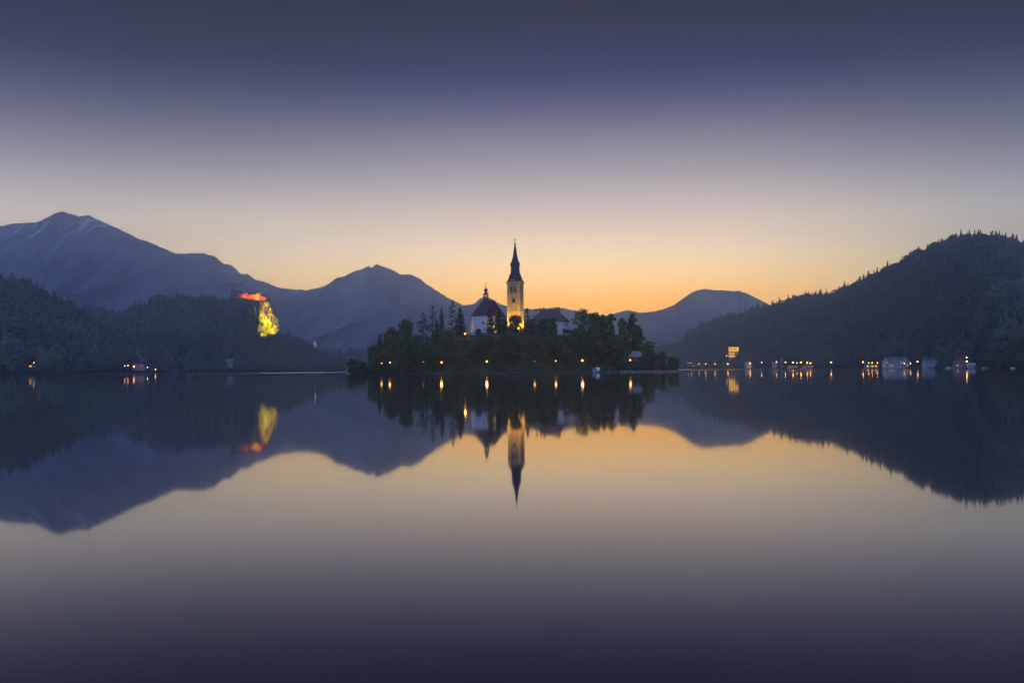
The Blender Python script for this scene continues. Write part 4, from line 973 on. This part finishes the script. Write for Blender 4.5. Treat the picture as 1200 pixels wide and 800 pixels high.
for px, yt in ((289.5, 342.9), (301.8, 344.6), (311.6, 348.2)):
    x_ = kx(px); y_ = -4.2 + (px - 283) * 0.15
    tw_ = MB().lathe([(2.3, kz(yt + 7.0)), (2.2, kz(yt) - 0.5), (2.5, kz(yt) - 0.4), (2.5, kz(yt))], 10, (x_, y_)).build("wall_tower", M["castle"], ca)
    MB().lathe([(2.9, kz(yt) + 0.02), (0.1, kz(yt) + 3.6)], 10, (x_, y_)).build("tower_roof", M["brownroof"], tw_)
RED = (1.0, 0.095, 0.003)
for lab, px, wt in (("red floodlight at the castle wall beside the dark keep", 286, 44000), ("red floodlight at the middle of the castle wall", 292, 44000), ("red floodlight at the castle wall under the halls", 299, 60000), ("red floodlight at the falling end of the castle wall", 306, 56000), ("red floodlight at the castle wall end above the cliff", 311, 44000)):
    x_ = P(px, 350, KY).x; y_ = KY - 11; yt = np.interp(px, [a[0] for a in wallpts], [a[1] for a in wallpts]); z_ = max(kz(yt + 6.0), float(Bz(px, (y_ - float(interp(B_Ds, px))) / (float(interp(B_Dr, px)) - float(interp(B_Ds, px))))[2]) + 0.6)
    flood(lab, x_, y_, z_, x_, KY - 3, kz(yt + 1.6), wt, R(105), RED, 0.6, scale=1.6)
x_ = P(296.5, 350, KY).x; flood("small orange floodlight in the middle of the red castle wall", x_, KY - 9, kz(349.6), x_ + 1, KY - 2, kz(346.6), 1200, R(60), (1, 0.5, 0.08), 0.4, scale=1.4)
# cliff floodlights
YG = (1.0, 0.64, 0.002)
for lab, px, py, ty_, tx_, wt, an in (("yellow floodlight in the trees below the cliff, aimed at its bright middle", 309, 393, 370, 312.5, 15000000, 25), ("yellow floodlight below the cliff beside its outer rib", 321, 396, 382, 319.0, 6500000, 22),
                                 ("yellow floodlight below the cliff aimed at its inner rib", 308.5, 397, 385, 309, 3500000, 22)):
    p = P(px, py, CL_Y - 62); q = P(tx_, ty_, CL_Y + 12)
    flood(lab, p.x, p.y, p.z, q.x, q.y, q.z, wt, R(an), YG, 1.0, 0.9, scale=2.0)
# crane
cp = P(272.3, 345, KY + 20)
cn = thing("tower_crane", "thin dark tower crane standing over the castle keep", "crane", (cp.x, KY + 20, 0), 0)
cz_ = lambda py: P(272, py, KY + 20).z
b_ = MB()
for sx in (-0.9, 0.9):
    for sy in (-0.9, 0.9): b_.bar((sx, sy, cz_(356)), (sx, sy, cz_(333.8)), 0.45)
zl = np.linspace(cz_(354), cz_(334), 13)
for k in range(12):
    s = 1 if k % 2 else -1; b_.bar((-0.9 * s, -0.9, zl[k]), (0.9 * s, -0.9, zl[k + 1]), 0.28); b_.bar((-0.9 * s, 0.9, zl[k]), (0.9 * s, 0.9, zl[k + 1]), 0.28)
b_.build("mast", M["iron"], cn)
zj = cz_(333.2); b_ = MB(); L1 = 21.0
b_.bar((0, -0.6, zj), (L1, -0.6, zj - 1.0), 0.4); b_.bar((0, 0.6, zj), (L1, 0.6, zj - 1.0), 0.4); b_.bar((0, 0, zj + 1.5), (L1, 0, zj + 0.0), 0.35)
for k in range(12): b_.bar((L1 * k / 12, -0.6, zj - k / 12), (L1 * (k + 0.5) / 12, 0, zj + 1.5 - 1.5 * (k + .5) / 12), 0.22)
b_.build("jib", M["iron"], cn)
b_ = MB(); b_.bar((-9, -0.5, zj), (0, -0.5, zj), 0.5); b_.bar((-9, 0.5, zj), (0, 0.5, zj), 0.5); b_.build("counter_jib", M["iron"], cn)
MB().box(-9.2, -7.4, -0.9, 0.9, zj - 1.2, zj + 0.8).build("counterweight", M["castle"], cn)
MB().box(-0.2, 1.4, -1.9, -0.8, zj - 2.2, zj - 0.3).build("cab", M["plaster"], cn)
# trees beside the castle halls
for px, py, wp, lab in ((302.5, 341, 6, "round dark tree sticking up behind the red castle wall"), (314.5, 349, 6, "round dark tree at the end of the castle wall above the cliff"), (297, 343.5, 4, "small dark tree between the castle halls")):
    place_tree("b", px, py, wp, KY + 3, lab, "trees at the castle", ground=kz(353), leaf=1.1, nmul=1.6)

# ------------------------------------------------------------------ far shore: buildings
def shore(px, Ds, off=12): return float(interp(Ds, px)) + off
def tower_church(px, py_tip, D):
    p = P(px, 430, D); o = thing("parish_church", "distant church with needle spire and floodlit tower at the foot of the castle hill", "church", (p.x, D, 2.0), R(20))
    z = lambda py: P(px, py, D).z - 2.0
    MB().box(-4.0, 4.0, -4.0, 4.0, -2, z(406.5)).build("tower_wall", M["plaster"], o)
    MB().lathe([(5.4, z(406.5) + 0.02), (3.2, z(404.5)), (1.2, z(400)), (0.1, z(py_tip))], 8).build("spire", M["greyroof"], o)
    MB().box(-3.0, 16, 4.2, 15, -2, 9).build("nave_wall", M["plaster"], o)
    MB().add([(-3.5, 3.0, 9.02), (16.5, 3.0, 9.02), (16.5, 15.5, 9.02), (-3.5, 15.5, 9.02), (-3.5, 9, 16), (16.5, 9, 16)], [(0, 1, 5, 4), (1, 2, 5), (2, 3, 4, 5), (3, 0, 4), (0, 3, 2, 1)]).build("nave_roof", M["greyroof"], o)
    for s in (-1.2, 1.2): arch("belfry_window", 1.3, 3.0, z(409.5), s, 0, M["trim"], M["glass"], o, 4.0)
    return p
p = tower_church(369, 394.8, 1930)
flood("floodlight in front of the distant needle-spired church", p.x + 6, 1905, 26.0, p.x, 1926, 44, 330000, R(60), (1, 0.52, 0.25), 0.8, scale=1.5)
# villa and cabins under the steep hill
D = shore(160, A_Ds, 8)
vl = gable_house("villa", "pinkish lamplit villa with dark red roof on the shore under the steep hill", "villa", 161.5, 431.3, D, 12, 8, 5.0, 2.6, M["pink"], M["redroof"], R(6), [(-3.2, 2.6, 1.3, 1.4, "glass"), (0.2, 2.6, 1.3, 1.4, "glass"), (3.4, 2.6, 1.3, 1.4, "litsoft")], 1, door=-1.6)
gable_house("villa", "grey-blue roofed villa with pale gable above the lamplit pinkish one", "villa", 161.5, 421, D + 24, 8, 10, 5.0, 5.0, M["cream"], M["greyroof"], R(80), [(0, 2.2, 1.1, 1.5, "glass")], z=9.0)
gable_house("cabin", "small cabin with one lit yellow window low on the steep hill's shore", "cabin", 38.5, 431, shore(38, A_Ds, 14), 8, 6, 3.2, 2.0, M["wood"], M["brownroof"], R(-8), [(-2.2, 1.0, 2.6, 1.6, "litwin"), (2.0, 1.0, 1.6, 1.3, "litsoft")])
gable_house("house", "white-gabled house with pale grey roof at the foot of the castle hill", "house", 268, 429, shore(268, B_Ds, 12), 12, 8, 6.0, 5.0, M["cream"], M["greyroof"], R(38), [(-4, 4.5, 1.4, 1.6, "glass"), (0, 4.5, 1.4, 1.6, "glass"), (4, 4.5, 1.4, 1.6, "glass")], 1)
gable_house("cabin", "tiny pale cabin on the slope between lamplit villa and white-gabled house", "cabin", 213, 425, shore(213, B_Ds, 60), 6, 5, 3.5, 2.2, M["plaster"], M["greyroof"], R(20))
# village by the low wood
for k, (px, wd_, rf_, lab) in enumerate(((384, 20, "claytile", "first clay-roofed village house past the needle spire across the lake"), (393, 14, "paleroof", "pale-roofed village house in the middle of the distant row"), (401, 22, "claytile", "wide clay-roofed village house next to the pale-roofed one"), (410, 16, "paleroof", "pale-roofed village house nearest the island's tip"))):
    gable_house("village_house", lab, "house", px, 434, 2060, wd_, 9, 4.2, 3.4, M["cream"], M[rf_], R(-6 + 5 * k), [(-3, 1.2, 1.4, 1.5, "glass"), (3, 1.2, 1.4, 1.5, "glass")], z=1.0, group="village houses by the low wood")
# lit building on the dome-shaped hill
tq = np.linspace(0.05, 0.8, 200); pq = D_s(np.full(200, 860.0), tq); D = float(pq[int(np.argmin([abs(to_px(q)[1] - 419.5) for q in pq])), 1]) - 7.0; p = P(860, 418.5, D); HOTEL_D = D
ht = thing("hotel", "yellow-lit terraced building with three glowing floors on the wooded slope", "hotel", (p.x, D, p.z), R(-10))
fl = 4.9; 
MB().box(-9.2, 9.2, 0, 12, -12, 4 * fl).build("wall", M["ochre"], ht)
MB().box(-10.5, 13.5, -2.2, 12.6, 4 * fl + 0.02, 4 * fl + 0.9).build("roof", M["brownroof"], ht)
for k in range(4):
    wd_ = (4.0, 6.0, 9.0, 9.0)[k]
    if k: MB().box(-9.6, wd_ + 0.6, -2.0, -0.01, k * fl - 0.25, k * fl + 0.10).build("balcony", M["trim"], ht)
    for q_ in range(6 if k > 1 else 4):
        x_ = -8.0 + q_ * 2.75
        if x_ > wd_: continue
        window(ht, M["ochre"], M["litwin"], x_, 0, k * fl + 0.4, 2.3, 3.4 if k != 1 else 2.6, 0, -1)
flood("small floodlight under the terraced building's eaves", p.x + 11, D - 9, p.z + 15, p.x - 2, D + 1, p.z + 9, 8000, R(110), (1, 0.55, 0.06), 0.4, scale=1.4)
# kiosk, houses and pavilions along the shore
D = shore(878, D_Ds, 6); p = P(878, 430, D)
kk = thing("pavilion", "small white pavilion with arched barrel roof on the far shore", "pavilion", (p.x, D + 4, 1.2), 0)
MB().box(-5.6, 5.6, -4, 4, -2, 6.0).build("wall", M["plaster"], kk)
n_ = 12; v_ = [(6.2 * math.cos(math.pi * k / n_), y_, 6.02 + 5.2 * math.sin(math.pi * k / n_)) for y_ in (-4.6, 4.6) for k in range(n_ + 1)]
MB().add(v_, [tuple(range(n_ + 1)), tuple(range(2 * n_ + 1, n_, -1)), (0, n_, 2 * n_ + 1, n_ + 1)] + [(k, n_ + 1 + k, n_ + 2 + k, k + 1) for k in range(n_)]).build("barrel_roof", M["plaster"], kk)
arch("doorway", 4.2, 5.4, 0.1, 0.4, 0, M["trim"], M["litsoft"], kk, 4.0, 0.4)
gable_house("house", "pale narrow house with lamplit ground floor among the far shore lights", "house", 909, 429.5, shore(909, D_Ds, 10), 11, 9, 9.5, 4.2, M["cream"], M["greyroof"], R(75), [(-2.6, 0.6, 2.2, 3.2, "litwin"), (1.8, 0.6, 2.2, 3.2, "litwin"), (-2, 5.5, 1.2, 1.6, "litsoft")], z=1.5)
D = shore(916, D_Ds, 14); p = P(916.2, 430, D)
pt = thing("water_tower", "slim pinkish tower beside the pale narrow house on the far shore", "tower", (p.x, D, 1.0), R(10)); pt.name = "shore_tower"
MB().box(-1.7, 1.7, -1.7, 1.7, -1.5, 15).build("wall", M["pink"], pt); MB().lathe([(2.9, 15.02), (0.1, 18.5)], 4, ph=math.pi / 4).build("roof", M["claytile"], pt); window(pt, M["trim"], M["glass"], 0, -1.7, 10, 1.0, 2.0, 0, -1)
for px, wd_, lab, wn in ((930, 17, "low boat shed under the first cluster of bright shore lamps", "litsoft"), (948, 17, "low lit shed next to the boat shed on the far shore", "litsoft"), (1022.5, 17, "low lamplit pavilion standing alone between wooded shore and large white hotel", "litwin")):
    D = shore(px, D_Ds, 9)
    gable_house("shed", lab, "shed", px, 430, D, wd_, 7, 3.4, 1.8, M["cream"], M["brownroof"], R(-12), [(-wd_ * 0.3, 0.7, 2.4, 1.9, wn), (0.4, 0.7, 2.4, 1.9, wn), (wd_ * 0.3, 0.7, 2.4, 1.9, wn)], z=1.2)
D = shore(1060, D_Ds, 12); p = P(1060, 430, D)
gh = thing("hotel", "long white lakeside hotel with row of gables and blue-grey roof", "hotel", (p.x, D + 6, 1.3), R(-14))
MB().box(-23, 23, -6, 6, -2, 8.2).build("wall", M["plaster"], gh)
rf_ = MB().add([(-22, -6.4, 8.22), (23.6, -6.4, 8.22), (23.6, 6.5, 8.22), (-22, 6.5, 8.22), (-20, -1.5, 12.3), (21, -1.5, 12.3), (21, 2, 12.3), (-20, 2, 12.3)], [(0, 1, 5, 4), (1, 2, 6, 5), (2, 3, 7, 6), (3, 0, 4, 7), (4, 5, 6, 7), (0, 3, 2, 1)]).build("roof", M["greyroof"], gh)
for k, x_ in enumerate((-19.5, -9.5, 3.0, 9.0, 19.0)):
    MB().add([(x_ - 3.2, -6.9, 8.0), (x_ + 3.2, -6.9, 8.0), (x_, -6.9, 11.2), (x_ - 3.2, -3.0, 8.0), (x_ + 3.2, -3.0, 8.0), (x_, -3.0, 11.2)], [(0, 1, 2), (3, 5, 4), (0, 2, 5, 3), (1, 4, 5, 2), (0, 3, 4, 1)]).build("gable", M["plaster"], gh)
for k in range(14):
    x_ = -21 + k * 3.2
    window(gh, M["trim"], M["litsoft"] if k in (0, 1, 6, 9, 11, 12) else M["glass"], x_, -6, 4.8, 1.4, 2.0, 0, -1); window(gh, M["trim"], M["litsoft"] if k in (0, 2, 3, 8, 9, 12) else M["glass"], x_, -6, 0.9, 1.6, 2.3, 0, -1)
D = shore(1092, D_Ds, 14)
gable_house("house", "plain pale house beside the long white hotel", "house", 1092, 430, D, 15, 9, 7.5, 3.0, M["plaster"], M["greyroof"], R(-10), [(-4.5, 4, 1.3, 1.7, "glass"), (0, 4, 1.3, 1.7, "glass"), (4.5, 4, 1.3, 1.7, "glass"), (-4.5, 0.8, 1.3, 1.8, "glass"), (4.5, 0.8, 1.3, 1.8, "glass")], z=1.2)
D = shore(1131, D_Ds, 10)
gable_house("guest_house", "pink gabled guest house with lamps on its front, nearest the wooded spit", "house", 1131, 431, D, 17, 10, 7.0, 4.5, M["pink"], M["claytile"], R(-12), [(-6, 3.8, 1.3, 1.7, "glass"), (-2, 3.8, 1.3, 1.7, "glass"), (2.5, 3.8, 1.3, 1.7, "glass"), (6, 3.8, 1.3, 1.7, "glass"), (-6, 0.6, 1.9, 2.2, "litsoft"), (3.0, 0.6, 1.5, 2.2, "litsoft")], 1, z=1.2)
D = shore(1141, D_Ds, 2)
gable_house("boathouse", "small white-roofed boathouse in front of the pink guest house", "boathouse", 1140, 431, D, 6, 5, 2.4, 1.4, M["plaster"], M["canvas"], R(-20), z=0.9)

# far boats
def small_boat(label, px, D, rz, canopy=True, k=1.0):
    p = P(px, 431, D); o = thing("motor_boat", label, "boat", (p.x, D, 0), rz, None); s_ = []
    for i_ in range(9):
        t = i_ / 8; wd_ = 1.2 * math.sin(math.pi * (0.1 + 0.75 * t)) ** 0.6 * k; x_ = (-3.5 + 7 * t) * k; r_ = 0.5 * max(0, 0.5 - t) * k
        s_.append([(x_, -wd_, 0.8 * k + r_), (x_, -wd_ * 0.7, 0.0), (x_, wd_ * 0.7, 0.0), (x_, wd_, 0.8 * k + r_)])
    MB().add([q for a in s_ for q in a], [(i_ * 4 + j_, (i_ + 1) * 4 + j_, (i_ + 1) * 4 + (j_ + 1) % 4, i_ * 4 + (j_ + 1) % 4) for i_ in range(8) for j_ in range(4)] + [(3, 2, 1, 0), (32, 33, 34, 35)]).build("hull", M["canvas"], o)
    if canopy:
        MB().box(-1.6 * k, 2.4 * k, -1.1 * k, 1.1 * k, 2.3 * k, 2.5 * k).build("canopy", M["canvas"], o)
        for x_ in (-1.4, 2.2):
            for y_ in (-1.0, 1.0): MB().bar((x_ * k, y_ * k, 0.7), (x_ * k, y_ * k, 2.3 * k), 0.12).build("canopy_post", M["iron"], o)
    else: MB().box(-1.4 * k, 0.8 * k, -0.8 * k, 0.8 * k, 0.82 * k, 1.7 * k).build("cabin", M["canvas"], o)
    return o
small_boat("white canopied boat off the spit below the dome-shaped hill", 1154.5, 830, R(10), True, 0.75)
small_boat("white cabin boat moored beside the pink guest house", 1112, 1010, R(-30), False, 1.0)
small_boat("little white boat under the brownish trees of the spit", 1187, 742, R(15), False, 0.6)
by = P(208, 437.3, 960); bo = thing("buoy", "small red buoy on the water off the castle hill", "buoy", (by.x, 960, 0), 0)
MB().lathe([(0.3, -0.4), (0.75, -0.1), (0.8, 0.4), (0.5, 0.75), (0.16, 0.9)], 12).build("float", M["redpaint"], bo, True); MB().lathe([(0.12, 0.9), (0.1, 2.0), (0.22, 2.05), (0.02, 2.5)], 8).build("top_mark", M["redpaint"], bo)

# far lamps
def far_lamp(label, px, py, D, m_="farlamp", rad=0.7, group=None, z0=1.0):
    p = P(px, py, D); o = thing("street_lamp", label, "lamp", (p.x, D, min(z0, p.z - 2)), 0, group); h = p.z - o.location.z
    MB().tube([(0, 0, -1.0), (0, 0, h - rad)], [0.14, 0.10], 6).build("pole", M["iron"], o)
    MB().lathe([(rad * math.cos(a), h + rad * math.sin(a)) for a in np.linspace(-1.45, 1.45, 7)], 10).build("globe", M[m_], o, True)
    if m_ == "farlamp": MB().lathe([(rad * 2.0 * math.cos(a), h + rad * 2.0 * math.sin(a)) for a in np.linspace(-1.5, 1.5, 9)], 12).build("lamp_halo", M["farhalo"], o, True)  # added halo sphere, glows to imitate lens bloom of far lamps
G1 = "lamps along the promenade below the terraced building"
for px, py, m_, rd in ((819, 426.5, "farlamp", 0.55), (827, 426.4, "farlamp", 0.6), (838, 426.4, "farlamp", 0.8), (853, 426.4, "farlamp", 0.75)):
    far_lamp("warm street lamp of the evenly spaced row on the promenade below the terraced building", px, py, shore(px, D_Ds, 4), m_, rd, G1)
for px, py, lab in ((806.2, 425, "first of the faint high lamps just off the island's end"), (810, 425, "second faint high lamp, close to the first off the island's end"), (813, 428.6, "lowest faint white lamp near the island's end")):
    far_lamp(lab, px, py, shore(px, D_Ds, 6), "farlampdim", 0.5)
far_lamp("small lamp on the slope beside the glowing terraced building", 851.5, 416.8, HOTEL_D - 4, "farlampdim", 0.5, z0=14)
far_lamp("lamp at the end of the terraced building's roof line", 869, 405.3, HOTEL_D + 2, "farlampdim", 0.55, z0=30)
far_lamp("bright lamp at the doorway of the barrel-roofed pavilion", 879, 425.8, shore(879, D_Ds, 3), "farlamp", 0.8)
far_lamp("single small lamp between barrel-roofed pavilion and pale narrow house", 892.5, 424.6, shore(892, D_Ds, 4), "farlampdim", 0.55)
far_lamp("bright lamp in front of the pale narrow house", 910, 424, shore(910, D_Ds, 4), "farlamp", 0.65)
far_lamp("small lamp just past the slim pinkish tower", 920.5, 424.3, shore(920, D_Ds, 4), "farlampdim", 0.6)
G2 = "bright lamps over the low sheds"
for px, py, rd in ((929.3, 424.6, 0.85), (938.6, 424.4, 0.85), (946, 425, 0.8), (949.8, 425.4, 0.75)):
    far_lamp("bright orange lamp of the cluster over the low sheds on the far shore", px, py, shore(px, D_Ds, 3), "farlamp", rd, G2)
far_lamp("little lamp squeezed among the bright ones over the boat shed", 934, 425.2, shore(934, D_Ds, 3), "farlampdim", 0.5)
far_lamp("solitary orange lamp on the dark shore between sheds and lone pavilion", 974, 424.5, shore(974, D_Ds, 3), "farlamp", 0.75)
far_lamp("orange lamp standing apart beside the lone lamplit pavilion", 1011.3, 424, shore(1011, D_Ds, 3), "farlamp", 0.7)
G3 = "lamps of the lone pavilion"
for px, py in ((1018, 425.3), (1022, 425), (1028.3, 425)): far_lamp("low orange lamp on the front of the lone lamplit pavilion", px, py, shore(px, D_Ds, 3), "farlamp", 0.5, G3)
far_lamp("white-orange lamp at the first corner of the long white hotel", 1043, 423.6, shore(1043, D_Ds, 3), "farlamp", 0.6)
far_lamp("orange lamp at the far end of the long white hotel", 1075.3, 423.6, shore(1075, D_Ds, 3), "farlamp", 0.6)
far_lamp("dim lamp before the middle of the long white hotel", 1059.5, 425.7, shore(1059, D_Ds, 3), "farlampdim", 0.4)
far_lamp("dim low lamp near the far end of the long white hotel", 1067, 425.9, shore(1067, D_Ds, 3), "farlampdim", 0.4)
far_lamp("whitish lamp on the shore between plain pale house and pink guest house", 1106.5, 423.5, shore(1106, D_Ds, 3), "farlampdim", 0.4)
far_lamp("brightest orange lamp on the front of the pink guest house", 1133, 423.4, shore(1133, D_Ds, 3), "farlamp", 0.6)
far_lamp("low orange lamp at the corner of the pink guest house", 1125, 426, shore(1125, D_Ds, 3), "farlamp", 0.5)
far_lamp("small lamp high on the gable of the pink guest house", 1132.7, 418.6, shore(1133, D_Ds, 9), "farlampdim", 0.42)
far_lamp("bright orange lamp on the terrace of the lamplit villa", 157, 429.4, shore(157, A_Ds, 2), "farlamp", 0.55)
far_lamp("orange lamp beside the lamplit villa's terrace", 150, 428.2, shore(150, A_Ds, 3), "farlamp", 0.42)
far_lamp("dim lamp at the outer edge of the lamplit villa's garden", 146.3, 428.6, shore(146, A_Ds, 3), "farlampdim", 0.32)
far_lamp("small whitish lamp halfway along the dark bank past the lamplit villa", 173, 430.3, shore(171, A_Ds, 6), "farlampdim", 0.35)
far_lamp("yellow lamp near the water past the lamplit villa", 182.2, 432.8, 1080, "farlamp", 0.4, z0=0.8)
far_lamp("lone whitish lamp on the dark shore of the steep hill", 85.5, 423.6, shore(85, A_Ds, 12), "lampwhite", 0.32)
far_lamp("tiny lamp above the lit cabin window on the steep hill's shore", 39.7, 424.8, shore(39, A_Ds, 11), "farlampdim", 0.28)

# ------------------------------------------------------------------ render settings
S.render.engine = 'CYCLES'
cy = S.cycles
cy.use_denoising = True
try: cy.denoiser = 'OPENIMAGEDENOISE'
except Exception: pass
cy.max_bounces = 6; cy.diffuse_bounces = 2; cy.glossy_bounces = 3; cy.transmission_bounces = 2; cy.volume_bounces = 1; cy.transparent_max_bounces = 4
cy.sample_clamp_indirect = 4.0; cy.caustics_reflective = False; cy.caustics_refractive = False
cy.use_light_tree = True
S.view_settings.view_transform = 'Standard'; S.view_settings.look = 'None'; S.view_settings.exposure = 0; S.view_settings.gamma = 1
